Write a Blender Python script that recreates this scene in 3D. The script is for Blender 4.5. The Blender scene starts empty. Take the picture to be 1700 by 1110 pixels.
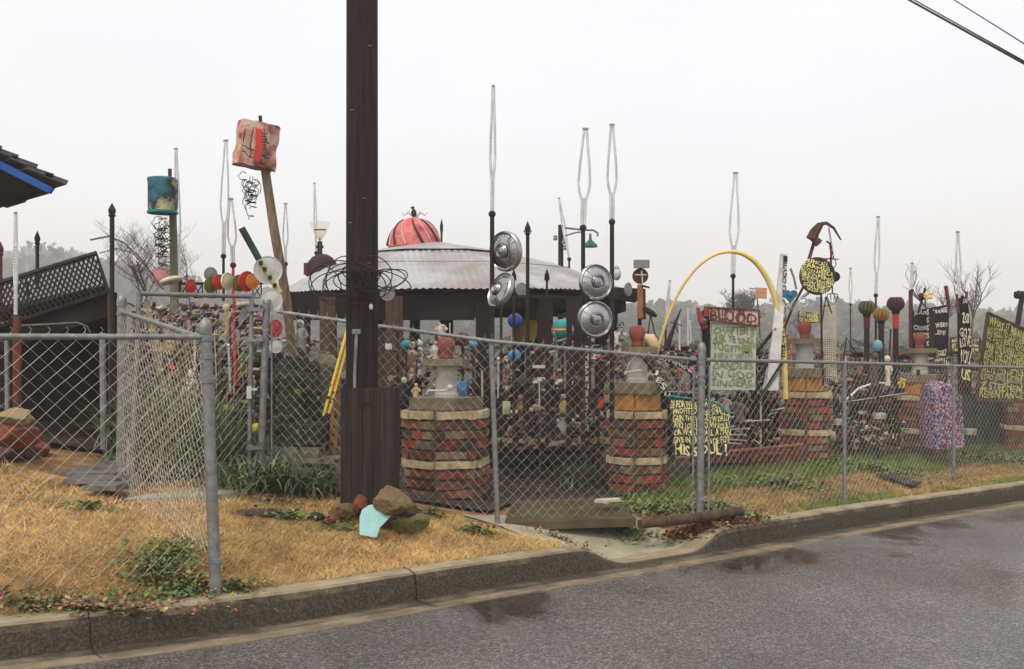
import bpy, bmesh, math, random
import numpy as np
from mathutils import Vector, Matrix, noise
R = random.Random(7)
PI = math.pi
E = 1.45            # eye height
F = 1650.0          # focal length in photo pixels
sc = bpy.context.scene
C = sc.collection
# ------------------------------------------------------------------ camera
cam = bpy.data.cameras.new('camera'); cam_o = bpy.data.objects.new('camera', cam); C.objects.link(cam_o)
cam_o.location = (0, 0, E); cam_o.rotation_euler = (PI/2, 0, 0)
cam.sensor_width = 36; cam.lens = 36*F/1700; cam.shift_y = 15/1700
cam.clip_start = 0.05; cam.clip_end = 3000
sc.camera = cam_o
# ------------------------------------------------------------------ world
w = bpy.data.worlds.new('World'); sc.world = w; w.use_nodes = True
nt = w.node_tree; nt.nodes.clear()
def N(nt, t, **k):
    n = nt.nodes.new(t)
    for a, b in k.items(): setattr(n, a, b)
    return n
SUN_EL, SUN_ROT = math.radians(52), math.radians(200)
out = N(nt, 'ShaderNodeOutputWorld'); bg1 = N(nt, 'ShaderNodeBackground'); bg2 = N(nt, 'ShaderNodeBackground')
add = N(nt, 'ShaderNodeAddShader'); sky = N(nt, 'ShaderNodeTexSky', sky_type='NISHITA', sun_disc=False)
sky.sun_elevation = SUN_EL; sky.sun_rotation = SUN_ROT; sky.dust_density = 6; sky.air_density = 1; sky.ozone_density = .6
nt.links.new(sky.outputs[0], bg1.inputs[0]); bg1.inputs[1].default_value = 0.05
tc = N(nt, 'ShaderNodeTexCoord'); sp = N(nt, 'ShaderNodeSeparateXYZ'); rp = N(nt, 'ShaderNodeValToRGB')
nt.links.new(tc.outputs['Generated'], sp.inputs[0]); nt.links.new(sp.outputs[2], rp.inputs[0])
rp.color_ramp.elements[0].position = 0.0; rp.color_ramp.elements[0].color = (.82, .825, .83, 1)
rp.color_ramp.elements[1].position = .5; rp.color_ramp.elements[1].color = (.90, .875, .85, 1)
e = rp.color_ramp.elements.new(.12); e.color = (.85, .845, .84, 1)
cn_ = N(nt, 'ShaderNodeTexNoise'); cn_.inputs['Scale'].default_value = 2.2; cn_.inputs['Detail'].default_value = 4; cm_ = N(nt, 'ShaderNodeMapping'); cm_.inputs['Scale'].default_value = (1, 1, 3); nt.links.new(tc.outputs['Generated'], cm_.inputs[0]); nt.links.new(cm_.outputs[0], cn_.inputs['Vector'])
cr_ = N(nt, 'ShaderNodeMapRange'); cr_.inputs[1].default_value = .3; cr_.inputs[2].default_value = .7; cr_.inputs[3].default_value = .955; cr_.inputs[4].default_value = 1.035; nt.links.new(cn_.outputs[0], cr_.inputs[0])
cv_ = N(nt, 'ShaderNodeVectorMath', operation='SCALE'); nt.links.new(rp.outputs[0], cv_.inputs[0]); nt.links.new(cr_.outputs[0], cv_.inputs['Scale']); nt.links.new(cv_.outputs[0], bg2.inputs[0]); bg2.inputs[1].default_value = .92
nt.links.new(bg1.outputs[0], add.inputs[0]); nt.links.new(bg2.outputs[0], add.inputs[1]); nt.links.new(add.outputs[0], out.inputs[0])
sl = bpy.data.lights.new('sun', 'SUN'); sl.energy = 1.3; sl.angle = math.radians(25); sl.color = (1, .95, .88)
so = bpy.data.objects.new('sun', sl); C.objects.link(so)
so.rotation_euler = (PI/2-SUN_EL, 0, PI-SUN_ROT)   # light comes from behind the camera, high
so.rotation_euler = (math.radians(36), 0, math.radians(-25))
sc.view_settings.view_transform = 'Standard'; sc.view_settings.look = 'None'
sc.view_settings.exposure = 0.22; sc.view_settings.gamma = 1; sc.view_settings.use_curve_mapping = False
sc.cycles.max_bounces = 6; sc.cycles.volume_bounces = 0; sc.cycles.use_denoising = True
sc.cycles.transparent_max_bounces = 8
# ------------------------------------------------------------------ materials
MATS = {}
def pm(name, c1, c2=None, scale=6, rough=.8, metal=0, bump=.25, c3=None, det=6, stretch=None, spec=.16, attr=False, wave=None, lo=.35, hi=.65, rvar=0):
    """procedural two/three colour noise material with bump"""
    if name in MATS: return MATS[name]
    m = bpy.data.materials.new(name); m.use_nodes = True; MATS[name] = m
    t = m.node_tree; b = t.nodes['Principled BSDF']
    c2 = c2 or tuple(x*.6 for x in c1)
    co = N(t, 'ShaderNodeTexCoord'); mp = N(t, 'ShaderNodeMapping')
    t.links.new(co.outputs['Object'], mp.inputs[0])
    if stretch: mp.inputs['Scale'].default_value = stretch
    nz = N(t, 'ShaderNodeTexNoise'); nz.inputs['Scale'].default_value = scale; nz.inputs['Detail'].default_value = det
    nz.inputs['Roughness'].default_value = .62
    t.links.new(mp.outputs[0], nz.inputs['Vector'])
    r = N(t, 'ShaderNodeValToRGB'); r.color_ramp.elements[0].position = lo; r.color_ramp.elements[1].position = hi
    r.color_ramp.elements[0].color = (*c1, 1); r.color_ramp.elements[1].color = (*c2, 1)
    if c3: ee = r.color_ramp.elements.new((lo+hi)/2); ee.color = (*c3, 1)
    t.links.new(nz.outputs[0], r.inputs[0]); col = r.outputs[0]
    if attr:
        at = N(t, 'ShaderNodeAttribute', attribute_name='Col'); mx = N(t, 'ShaderNodeMix', data_type='RGBA', blend_type='MULTIPLY')
        mx.inputs[0].default_value = 1
        t.links.new(at.outputs['Color'], mx.inputs[6]); t.links.new(col, mx.inputs[7]); col = mx.outputs[2]
    t.links.new(col, b.inputs['Base Color'])
    b.inputs['Roughness'].default_value = rough; b.inputs['Metallic'].default_value = metal
    b.inputs['Specular IOR Level'].default_value = spec
    if rvar:
        mr = N(t, 'ShaderNodeMapRange'); mr.inputs[1].default_value = .3; mr.inputs[2].default_value = .7
        mr.inputs[3].default_value = rough-rvar; mr.inputs[4].default_value = rough+rvar
        t.links.new(nz.outputs[0], mr.inputs[0]); t.links.new(mr.outputs[0], b.inputs['Roughness'])
    if bump:
        n2 = N(t, 'ShaderNodeTexNoise'); n2.inputs['Scale'].default_value = scale*4; n2.inputs['Detail'].default_value = 4
        t.links.new(mp.outputs[0], n2.inputs['Vector'])
        bp = N(t, 'ShaderNodeBump'); bp.inputs['Strength'].default_value = bump; bp.inputs['Distance'].default_value = .02
        t.links.new(n2.outputs[0], bp.inputs['Height']); t.links.new(bp.outputs[0], b.inputs['Normal'])
    return m
galv = pm('galvanised', (.165, .165, .16), (.27, .268, .26), scale=26, rough=.5, metal=.5, bump=.1)
galvd = pm('galvanised_dull', (.14, .15, .16), (.27, .28, .29), scale=12, rough=.6, metal=.4, bump=.1)
wirem = pm('wire', (.50, .48, .42), (.30, .26, .21), scale=9, rough=.5, metal=.5, bump=0)
black = pm('black_iron', (.014, .011, .012), (.034, .022, .02), scale=10, rough=.6, bump=.15)
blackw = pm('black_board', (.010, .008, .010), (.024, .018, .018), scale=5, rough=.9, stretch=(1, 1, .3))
rust = pm('rust', (.16, .05, .03), (.05, .025, .02), scale=12, rough=.9, c3=(.11, .04, .025))
rustw = pm('rusty_white', (.5, .42, .36), (.2, .07, .035), scale=7, rough=.8)
woodbr = pm('brown_wood', (.10, .062, .043), (.045, .03, .022), scale=9, rough=.85, stretch=(3, 3, .35))
wooddk = pm('dark_wood', (.042, .025, .022), (.018, .012, .012), scale=9, rough=.9, stretch=(4, 4, .25), bump=.6)
poleM = pm('creosote_pole', (.034, .020, .017), (.011, .008, .008), scale=14, rough=.75, stretch=(3, 3, .12), bump=.8)
coverM = pm('cover_wood', (.050, .035, .031), (.018, .013, .012), scale=11, rough=.85, stretch=(4, 4, .15), bump=.7)
greyw = pm('grey_wood', (.2, .185, .17), (.09, .08, .075), scale=8, rough=.9, stretch=(1, 5, 1), bump=.5)
conc = pm('concrete', (.36, .33, .25), (.25, .23, .16), scale=4, rough=.85, c3=(.31, .29, .2))
concm = pm('mossy_concrete', (.21, .19, .12), (.10, .10, .05), scale=4, rough=.9)
stone = pm('grey_stone', (.2, .18, .14), (.09, .085, .06), scale=7, rough=.9, bump=.6)
dkstone = pm('dark_stone', (.052, .05, .036), (.02, .022, .017), scale=6, rough=.95, bump=.8)
moss = pm('mossy_rock', (.15, .095, .06), (.085, .095, .03), scale=9, rough=.9, bump=1, c3=(.17, .12, .06))
redrock = pm('red_rock', (.22, .065, .04), (.08, .035, .028), scale=8, rough=.9, bump=.9)
brownrock = pm('brown_rock', (.11, .062, .052), (.045, .03, .027), scale=7, rough=.9, bump=.9)
mossg = pm('green_rock', (.1, .13, .035), (.15, .12, .06), scale=6, rough=.95, bump=.9)
tanrock = pm('tan_rock', (.32, .2, .08), (.2, .18, .12), scale=5, rough=.9, bump=.6)
brick = pm('brick', (1, 1, 1), (.55, .55, .55), scale=9, rough=.9, attr=True, bump=.6)
cream = pm('cream_brick', (.56, .46, .28), (.30, .22, .13), scale=14, rough=.85)
mustard = pm('mustard_brick', (.50, .25, .05), (.30, .13, .035), scale=6, rough=.8)
capc = pm('cap_concrete', (.24, .2, .12), (.12, .1, .06), scale=7, rough=.95, bump=.5)
whitep = pm('white_paint', (.62, .62, .60), (.4, .39, .37), scale=7, rough=.6, bump=.1)
whiteb = pm('white_aluminium', (.66, .66, .67), (.48, .48, .49), scale=10, rough=.45, metal=.3, bump=.05)
hole = pm('hole_dark', (.03, .03, .03), rough=.9, bump=0)
clay = pm('red_clay', (.27, .075, .05), (.17, .05, .035), scale=8, rough=.7)
yellow = pm('yellow_paint', (.75, .55, .06), (.6, .4, .05), scale=8, rough=.5, bump=.1)
yelt = pm('yellow_lettering', (.82, .76, .34), (.62, .56, .2), scale=15, rough=.7, bump=0)
greent = pm('green_lettering', (.13, .11, .045), (.26, .25, .09), scale=15, rough=.7, bump=0)
paleyt = pm('ochre_lettering', (.62, .58, .22), (.36, .40, .12), scale=15, rough=.7, bump=0)
whitet = pm('white_lettering', (.75, .72, .66), (.5, .48, .44), scale=15, rough=.7, bump=0)
blackt = pm('black_lettering', (.02, .02, .02), (.05, .03, .03), scale=15, rough=.7, bump=0)
chrome = pm('chrome', (.42, .42, .43), (.30, .29, .28), scale=6, rough=.22, metal=.95, bump=.05)
chromed = pm('chrome_dull', (.2, .2, .21), (.12, .11, .11), scale=8, rough=.35, metal=.85, bump=.1)
greyd = pm('grey_disc', (.24, .25, .25), (.16, .165, .165), scale=5, rough=.5, metal=.2, bump=.1)
redp = pm('red_paint', (.55, .05, .035), (.32, .035, .03), scale=6, rough=.5, bump=.1)
orangep = pm('orange_paint', (.72, .27, .04), (.55, .16, .03), scale=6, rough=.5, bump=.1)
greenp = pm('olive_paint', (.17, .19, .04), (.09, .10, .03), scale=6, rough=.5, bump=.1)
bluep = pm('blue_paint', (.02, .07, .26), (.015, .03, .12), scale=5, rough=.4, bump=.1)
sky_b = pm('light_blue_paint', (.08, .27, .48), (.05, .13, .25), scale=5, rough=.4, bump=.1)
tealp = pm('teal_paint', (.03, .27, .27), (.02, .12, .13), scale=5, rough=.4, bump=.1)
pinkp = pm('pink_paint', (.55, .1, .16), (.35, .06, .09), scale=6, rough=.5, bump=.1)
maroon = pm('maroon_paint', (.12, .02, .025), (.06, .015, .02), scale=6, rough=.6, bump=.1)
grnenam = pm('green_enamel', (.04, .2, .09), (.03, .11, .06), scale=6, rough=.4, bump=.1)
dkgreen = pm('dark_green_pipe', (.035, .07, .05), (.02, .04, .03), scale=8, rough=.6)
terrac = pm('terracotta', (.5, .17, .06), (.36, .10, .04), scale=6, rough=.8)
bronze = pm('tan_figure', (.34, .19, .09), (.18, .09, .05), scale=12, rough=.8, bump=.5)
ivory = pm('ivory', (.66, .6, .45), (.45, .38, .26), scale=10, rough=.7, bump=.2)
litter_m = pm('mixed_white', (.6, .55, .5), (.25, .15, .12), scale=14, rough=.7)
barkm = pm('bark', (.13, .1, .09), (.07, .055, .05), scale=12, rough=.95, bump=.4)
twig = pm('twig', (.11, .075, .07), (.07, .05, .05), scale=12, rough=.95, bump=0)
bladeM = pm('blade', (1, 1, 1), (.75, .75, .75), scale=3, rough=.8, attr=True, bump=0, spec=.2)
leafM = pm('leaf', (1, 1, 1), (.7, .7, .7), scale=6, rough=.55, attr=True, bump=0, spec=.4)
cyanb = pm('pale_cyan_board', (.30, .53, .53), (.24, .43, .43), scale=9, rough=.5, bump=.08)
rubber = pm('rubber', (.03, .028, .028), (.06, .05, .05), scale=14, rough=.8, bump=.3)
# ------------------------------------------------------------------ mesh builder
def P(px, py, Y): return Vector(((px-850)/F*Y, Y, E-(py-570)/F*Y))
def XX(px, Y): return (px-850)/F*Y
def ZZ(py, Y): return E-(py-570)/F*Y
ORG = {}
class MB:
    def __init__(s): s.v = []; s.f = []; s.c = []; s.m = []; s.cur = None; s.mi = 0
    def face(s, *i): s.f.append(i); s.c.append(s.cur); s.m.append(s.mi)
    def box(s, c, d, rz=0, M=None, taper=1):
        a = len(s.v); c = Vector(c); Rm = M or Matrix.Rotation(rz, 3, 'Z')
        for z in (-1, 1):
            for x, y in ((-1, -1), (1, -1), (1, 1), (-1, 1)):
                k = taper if z > 0 else 1
                s.v.append(c+Rm @ Vector((x*d[0]/2*k, y*d[1]/2*k, z*d[2]/2)))
        for q in ((3, 2, 1, 0), (4, 5, 6, 7), (0, 1, 5, 4), (1, 2, 6, 5), (2, 3, 7, 6), (3, 0, 4, 7)): s.face(*[a+i for i in q])
        return s
    def tube(s, pts, r, n=6, cap=True, closed=False, twist=0):
        pts = [Vector(p) for p in pts]; m = len(pts); rr = r if isinstance(r, (list, tuple)) else [r]*m
        a = len(s.v); up = None
        for i, p in enumerate(pts):
            if closed: t = pts[(i+1) % m]-pts[i-1]
            else: t = pts[min(i+1, m-1)]-pts[max(i-1, 0)]
            if t.length < 1e-9: t = Vector((0, 0, 1))
            t.normalize()
            if up is None: up = t.orthogonal().normalized()
            else:
                up = up-t*up.dot(t)
                if up.length < 1e-6: up = t.orthogonal()
                up.normalize()
            sd = t.cross(up)
            for k in range(n):
                an = 2*PI*k/n; s.v.append(p+(up*math.cos(an)+sd*math.sin(an))*rr[i])
        for i in range(m if closed else m-1):
            j = (i+1) % m
            for k in range(n):
                k2 = (k+1) % n; s.face(a+i*n+k, a+i*n+k2, a+j*n+k2, a+j*n+k)
        if cap and not closed:
            s.face(*[a+k for k in reversed(range(n))]); s.face(*[a+(m-1)*n+k for k in range(n)])
        return s
    def lathe(s, prof, c=(0, 0, 0), n=16, M=None, wob=0):
        """prof: list of (r,z) from bottom to top"""
        a = len(s.v); c = Vector(c); M = M or Matrix.Identity(3)
        for r, z in prof:
            for k in range(n):
                an = 2*PI*k/n; q = r*(1+(R.uniform(-wob, wob) if wob else 0))
                s.v.append(c+M @ Vector((q*math.cos(an), q*math.sin(an), z)))
        for i in range(len(prof)-1):
            for k in range(n):
                k2 = (k+1) % n; s.face(a+i*n+k, a+i*n+k2, a+(i+1)*n+k2, a+(i+1)*n+k)
        if prof[0][0] > 1e-4: s.face(*[a+k for k in reversed(range(n))])
        if prof[-1][0] > 1e-4: s.face(*[a+(len(prof)-1)*n+k for k in range(n)])
        return s
    def ball(s, c, r, n=14, sz=1, sx=1, sy=1, wob=0, M=None):
        pr = [(max(r*math.sin(PI*i/(n//2+2)), 1e-5), -r*math.cos(PI*i/(n//2+2))*sz) for i in range(n//2+3)]
        a = len(s.v); s.lathe(pr, (0, 0, 0), n); c = Vector(c)
        for i in range(a, len(s.v)):
            v = s.v[i]; v = Vector((v.x*sx, v.y*sy, v.z))
            if wob:
                v = v*(1+wob*noise.noise(v*(2.2/r)+c*3))
            if M: v = M @ v
            s.v[i] = v+c
        return s
    def rock(s, c, d, seed=0, rz=0):
        """angular, layered stone"""
        bm = bmesh.new(); bmesh.ops.create_icosphere(bm, subdivisions=4, radius=.5); rp_ = random.Random(seed*7+3)
        pls = [(Vector((rp_.uniform(-1, 1), rp_.uniform(-1, 1), rp_.uniform(-1, 1))).normalized(), rp_.uniform(.27, .40)) for _ in range(11)]
        a = len(s.v); Rm = Matrix.Rotation(rz, 3, 'Z'); off = Vector((seed*3.1, seed*1.7, seed*.9))
        for v in bm.verts:
            p = v.co.copy(); q = p.normalized()
            k = 1+.35*noise.noise(q*1.4+off)+.12*noise.noise(q*4+off)
            p = q*k*.5
            for nn_, dd_ in pls:
                e_ = p.dot(nn_)-dd_-.012*noise.noise(q*5+off*2)
                if e_ > 0: p -= nn_*e_
            p *= 1.12; p += q*(.030*noise.noise(q*7+off)+.018*noise.noise(q*19+off))
            s.v.append(Vector(c)+Rm @ Vector((p.x*d[0]*1.2, p.y*d[1]*1.2, p.z*d[2]*1.2)))
        for f in bm.faces: s.face(*[a+v.index for v in f.verts])
        bm.free(); return s
    def poly(s, pts, nrm):
        """flat outline with thickness vector nrm"""
        a = len(s.v); m = len(pts); nrm = Vector(nrm)
        for p in pts: s.v.append(Vector(p))
        for p in pts: s.v.append(Vector(p)+nrm)
        s.face(*[a+i for i in range(m)]); s.face(*[a+m+i for i in reversed(range(m))])
        for i in range(m):
            j = (i+1) % m; s.face(a+i, a+m+i, a+m+j, a+j)
        return s
    def build(s, name, mat, parent=None, smooth=None, loc=None):
        o_ = None
        if parent is not None: o_ = ORG[parent.name]
        elif loc is not None: o_ = Vector(loc)
        else:
            n_ = len(s.v); o_ = Vector((sum(v[0] for v in s.v)/n_, sum(v[1] for v in s.v)/n_, min(v[2] for v in s.v)))
        me = bpy.data.meshes.new(name)
        me.from_pydata([tuple(Vector(v)-o_) for v in s.v], [], s.f)
        for mm in (mat if isinstance(mat, (list, tuple)) else [mat]): me.materials.append(mm)
        if any(s.m): me.polygons.foreach_set('material_index', s.m)
        if any(c is not None for c in s.c):
            ca = me.color_attributes.new('Col', 'FLOAT_COLOR', 'CORNER'); arr = []
            for f, c in zip(s.f, s.c):
                c = c or (1, 1, 1)
                arr.extend([c[0], c[1], c[2], 1.0]*len(f))
            ca.data.foreach_set('color', arr)
        me.update()
        if smooth is not None:
            me.polygons.foreach_set('use_smooth', [True]*len(me.polygons))
            if smooth > 0:
                try: me.set_sharp_from_angle(angle=math.radians(smooth))
                except Exception: pass
        o = bpy.data.objects.new(name, me); C.objects.link(o)
        if parent is not None: o.parent = parent
        else: o.location = o_
        ORG[o.name] = o_
        return o
def tag(o, label=None, cat=None, group=None, kind=None):
    if label: o['label'] = label
    if cat: o['category'] = cat
    if group: o['group'] = group
    if kind: o['kind'] = kind
    return o
def thing(name, label, cat, loc, group=None):
    o = bpy.data.objects.new(name, None); C.objects.link(o); o.location = loc; o.empty_display_size = .1
    ORG[o.name] = Vector(loc); return tag(o, label, cat, group)
def solo(mb, name, label, cat, mat, group=None, smooth=None):
    return tag(mb.build(name, mat, smooth=smooth), label, cat, group)
def copy_tree(o, parent=None):
    c = o.copy(); C.objects.link(c)
    if parent: c.parent = parent
    for ch in list(o.children): copy_tree(ch, c)
    return c
def text_into(mb, s, org, right, up, w, h, off=.0, rot=0, ext=0):
    """one line of hand lettering squeezed into a w x h box whose lower left corner is org"""
    cu = bpy.data.curves.new('t', 'FONT'); cu.body = s; cu.resolution_u = 2; cu.offset = .018+off
    ob = bpy.data.objects.new('t', cu); C.objects.link(ob)
    dg = bpy.context.evaluated_depsgraph_get(); me = bpy.data.meshes.new_from_object(ob.evaluated_get(dg))
    n = len(me.vertices)
    if n:
        co = np.empty(n*3); me.vertices.foreach_get('co', co); co = co.reshape(-1, 3)
        mn = co.min(0); mx = co.max(0); sx = w/max(mx[0]-mn[0], 1e-6); sy = h/max(mx[1]-mn[1], 1e-6)
        a = len(mb.v); right = Vector(right).normalized(); up = Vector(up).normalized(); nr = up.cross(right)  # towards -normal of (right x up)
        ph = R.uniform(0, 6); tl = R.uniform(-.18, .18) if len(s) > 2 else 0
        for x, y, z in co:
            u = (x-mn[0])*sx; v = (y-mn[1])*sy
            v = v*(1+.16*math.sin(u/h*1.37+ph*2))+h*.09*math.sin(u/max(h, .01)*2.1+ph)+(u/w-.5)*tl*h; u += h*.07*math.sin(v/h*5+u/h*1.3+ph)
            mb.v.append(Vector(org)+right*u+up*v)
        for p in me.polygons: mb.face(*[a+i for i in p.vertices])
    bpy.data.objects.remove(ob); bpy.data.meshes.remove(me); bpy.data.curves.remove(cu)
def lettering(parent, lines, org, right, up, W, H, mat, gap=.25, name='lettering', norm=None, widths=None):
    """lines fill a W x H rectangle, first line on top"""
    mb = MB(); n = len(lines); lh = H/n
    nv = Vector(norm) if norm is not None else Vector(right).cross(Vector(up)).normalized()
    for i, s in enumerate(lines):
        if not s: continue
        ww = W*(widths[i] if widths else 1)
        o = Vector(org)+Vector(up).normalized()*(H-lh*(i+1)+lh*gap/2)+Vector(right).normalized()*((W-ww)/2+R.uniform(-.01, .01)*W)+nv*.004
        text_into(mb, s, o, right, up, ww*R.uniform(.94, 1), lh*(1-gap), 0)
    return mb.build(name, mat, parent)
# ------------------------------------------------------------------ curb line and terrain
NV = Vector((-.55, .835, 0)).normalized(); MV = Vector((NV.y, -NV.x, 0))     # away from the street / along the street
def streetz(x): return .12-.02*max(-8, min(14, x))
def gut(px, py):
    Y = 2194.5/((py-570)-.02*(px-850)); return (XX(px, Y), Y)
GL = [(-40, -17), (-10, -.6), (-4.2, 2.85)]+[gut(*q) for q in ((0, 1091), (315, 1053), (500, 1028), (690, 993), (860, 965), (1030, 940), (1230, 905), (1460, 865), (1700, 828))]+[(8, 11.6), (14, 16), (60, 48), (400, 290)]
TS = np.array([MV.x*x+MV.y*y for x, y in GL]); VS = np.array([NV.x*x+NV.y*y for x, y in GL])
TT = np.concatenate([np.arange(-40, -6, 3.), np.arange(-6, 14, .08), np.arange(14, 60, 3.), np.arange(60, 480, 30.)])
vc = np.interp(TT, TS, VS)
near = (TT > -6) & (TT < 14)
for _ in range(30):
    s_ = vc.copy(); s_[1:-1] = (vc[:-2]+2*vc[1:-1]+vc[2:])/4; vc = np.where(near, s_, vc)
def curbv(t): return float(np.interp(t, TT, vc))
def tv(x, y):
    t = MV.x*x+MV.y*y; return t, NV.x*x+NV.y*y-curbv(t)
def xy(t, v): q = MV*t+NV*(curbv(t)+v); return q.x, q.y
def sm(a, b, x): x = max(0, min(1, (x-a)/(b-a))); return x*x*(3-2*x)
tA = tv(*gut(965, 950))[0]; tB = tv(*gut(1050, 938))[0]; tC = tv(*gut(1150, 920))[0]; tD = tv(*gut(1215, 908))[0]
def curbh(t): return .128*(1-sm(tA, tB, t)*(1-sm(tC, tD, t)))
CP = [(358, 965, 355), (203, 820, 266), (437, 790, 239), (615, 838, 262), (825, 862, 259), (1162, 870, 239), (1403, 836, 206), (1583, 805, 174), (1700, 783, 158),
      (740, 838, 220), (1058, 812, 205), (1335, 760, 172), (1528, 752, 150), (100, 790, 262), (10, 745, 245), (0, 850, 300), (130, 850, 300), (240, 880, 310), (450, 900, 300), (560, 880, 280), (900, 900, 272), (1000, 905, 262), (1080, 890, 250), (700, 900, 280)]
cps = []
for px, py, s in CP: Y = F/s; cps.append((XX(px, Y), Y, ZZ(py, Y)))
for x, y, z in ((-6, 3, .45), (-7, 7, .75), (-5, 9.5, .75), (-2.5, 10, .6), (0, 11, .38), (4, 14, .25), (8, 14, .12), (-10, 16, .8), (0, 18, .3), (9, 20, .1), (14, 18, 0), (-4, 3.2, .33)): cps.append((x, y, z))
cps = np.array(cps)
def U(r2): return np.where(r2 > 1e-12, r2*np.log(np.maximum(r2, 1e-12)), 0)
N_CP = len(cps); n_ = N_CP; K = U(((cps[:, None, :2]-cps[None, :, :2])**2).sum(-1))+np.eye(n_)*1.2
Pm = np.c_[np.ones(n_), cps[:, :2]]; A = np.block([[K, Pm], [Pm.T, np.zeros((3, 3))]])
sol = np.linalg.solve(A, np.r_[cps[:, 2], 0, 0, 0])
def tps(x, y):
    d = U((cps[:, 0]-x)**2+(cps[:, 1]-y)**2); return float(d @ sol[:N_CP]+sol[N_CP]+sol[N_CP+1]*x+sol[N_CP+2]*y)
def G(x, y):
    t, v = tv(x, y); r = math.hypot(x, y-6)
    g = tps(x, y) if r < 16 else 0
    g = g*(1-sm(10, 16, r))+.15*sm(10, 16, r)
    g = max(-.3, min(.9, g))
    c = streetz(x)+curbh(t)-.012
    k = sm(.15, .75, v)
    if v < .15: return c
    return c*(1-k)+g*k
def Gp(px, Y): return G(XX(px, Y), Y)
def hazy(): pass
tt = np.concatenate([np.arange(-60, -6, 6.), np.arange(-6, 14, .1), np.arange(14, 60, 4.), np.arange(60, 500, 40.)])
vv = [0.17, .22, .3, .4, .5, .62, .75, .9, 1.05, 1.2, 1.4, 1.6, 1.8, 2, 2.3, 2.6, 3, 3.5, 4, 4.6, 5.3, 6, 7, 8, 10, 13, 17, 25, 40, 70, 120, 250, 500]
mb = MB()
for t in tt:
    for v in vv:
        x, y = xy(t, v); z = G(x, y)
        if v > .2 and not (tB-.6 < t < tC+.4 and v < 1.4): z += .018*noise.noise(Vector((x*3, y*3, 0)))
        mb.v.append(Vector((x, y, z)))
L = len(vv)
for i in range(len(tt)-1):
    for j in range(L-1): mb.face(i*L+j, (i+1)*L+j, (i+1)*L+j+1, i*L+j+1)
soilm = pm('soil', (.36, .22, .09), (.15, .08, .045), scale=5, rough=1, bump=.8, c3=(.24, .14, .06), lo=.4, hi=.6)
tag(mb.build('ground', soilm, smooth=0), kind='structure')
# street
mb = MB(); ts = [t for t in TT if t > -39]
for t in ts:
    for v in (-.21, -.5, -.9, -1.5, -3.5, -14, -60):
        x, y = xy(t, v); mb.v.append(Vector((x, y, streetz(x)+(.0 if v > -1 else .012 if v > -2 else .03))))
for i in range(len(ts)-1):
    for j in range(6): mb.face(i*7+j+1, (i+1)*7+j+1, (i+1)*7+j, i*7+j)
m = pm('asphalt', (.078, .068, .064), (.115, .103, .097), scale=1.3, rough=.4, bump=0, spec=.5, det=3)
t_ = m.node_tree; b_ = t_.nodes['Principled BSDF']; nl = t_.links
co = N(t_, 'ShaderNodeTexCoord')
vo = N(t_, 'ShaderNodeTexVoronoi'); vo.inputs['Scale'].default_value = 115; nl.new(co.outputs['Object'], vo.inputs['Vector'])
hs = N(t_, 'ShaderNodeMapRange'); hs.inputs[1].default_value = 0; hs.inputs[2].default_value = 1; hs.inputs[3].default_value = .55; hs.inputs[4].default_value = 2.2
sr = N(t_, 'ShaderNodeSeparateColor'); nl.new(vo.outputs['Color'], sr.inputs[0])
pw = N(t_, 'ShaderNodeMath', operation='POWER'); pw.inputs[1].default_value = 2.5; nl.new(sr.outputs[0], pw.inputs[0]); nl.new(pw.outputs[0], hs.inputs[0])
base = b_.inputs['Base Color'].links[0].from_socket
mx = N(t_, 'ShaderNodeVectorMath', operation='SCALE'); nl.new(base, mx.inputs[0]); nl.new(hs.outputs[0], mx.inputs['Scale']); nl.new(mx.outputs[0], b_.inputs['Base Color'])
nzb = N(t_, 'ShaderNodeTexNoise'); nzb.inputs['Scale'].default_value = .9; nzb.inputs['Detail'].default_value = 5; nl.new(co.outputs['Object'], nzb.inputs['Vector'])
mr = N(t_, 'ShaderNodeMapRange'); mr.inputs[1].default_value = .4; mr.inputs[2].default_value = .62; mr.inputs[3].default_value = .16; mr.inputs[4].default_value = .36
nl.new(nzb.outputs[0], mr.inputs[0])
wa = N(t_, 'ShaderNodeAttribute', attribute_name='wet'); n4 = N(t_, 'ShaderNodeTexNoise'); n4.inputs['Scale'].default_value = 1.6; n4.inputs['Detail'].default_value = 4; n4.inputs['Distortion'].default_value = .6; nl.new(co.outputs['Object'], n4.inputs['Vector'])
mu = N(t_, 'ShaderNodeMath', operation='ADD'); nl.new(wa.outputs['Fac'], mu.inputs[0]); nl.new(n4.outputs[0], mu.inputs[1])
wm = N(t_, 'ShaderNodeMapRange'); wm.inputs[1].default_value = 1.08; wm.inputs[2].default_value = 1.2; nl.new(mu.outputs[0], wm.inputs[0])
rm = N(t_, 'ShaderNodeMix', data_type='FLOAT'); nl.new(wm.outputs[0], rm.inputs[0]); nl.new(mr.outputs[0], rm.inputs[2]); rm.inputs[3].default_value = .07; nl.new(rm.outputs[0], b_.inputs['Roughness'])
dk = N(t_, 'ShaderNodeMix', data_type='RGBA', blend_type='MULTIPLY'); nl.new(wm.outputs[0], dk.inputs[0]); nl.new(mx.outputs[0], dk.inputs[6]); dk.inputs[7].default_value = (.45, .40, .36, 1); nl.new(dk.outputs[2], b_.inputs['Base Color'])
bpn = N(t_, 'ShaderNodeBump'); bpn.inputs['Distance'].default_value = .006
mr2 = N(t_, 'ShaderNodeMapRange'); mr2.inputs[1].default_value = .38; mr2.inputs[2].default_value = .52; mr2.inputs[3].default_value = .10; mr2.inputs[4].default_value = .38
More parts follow.
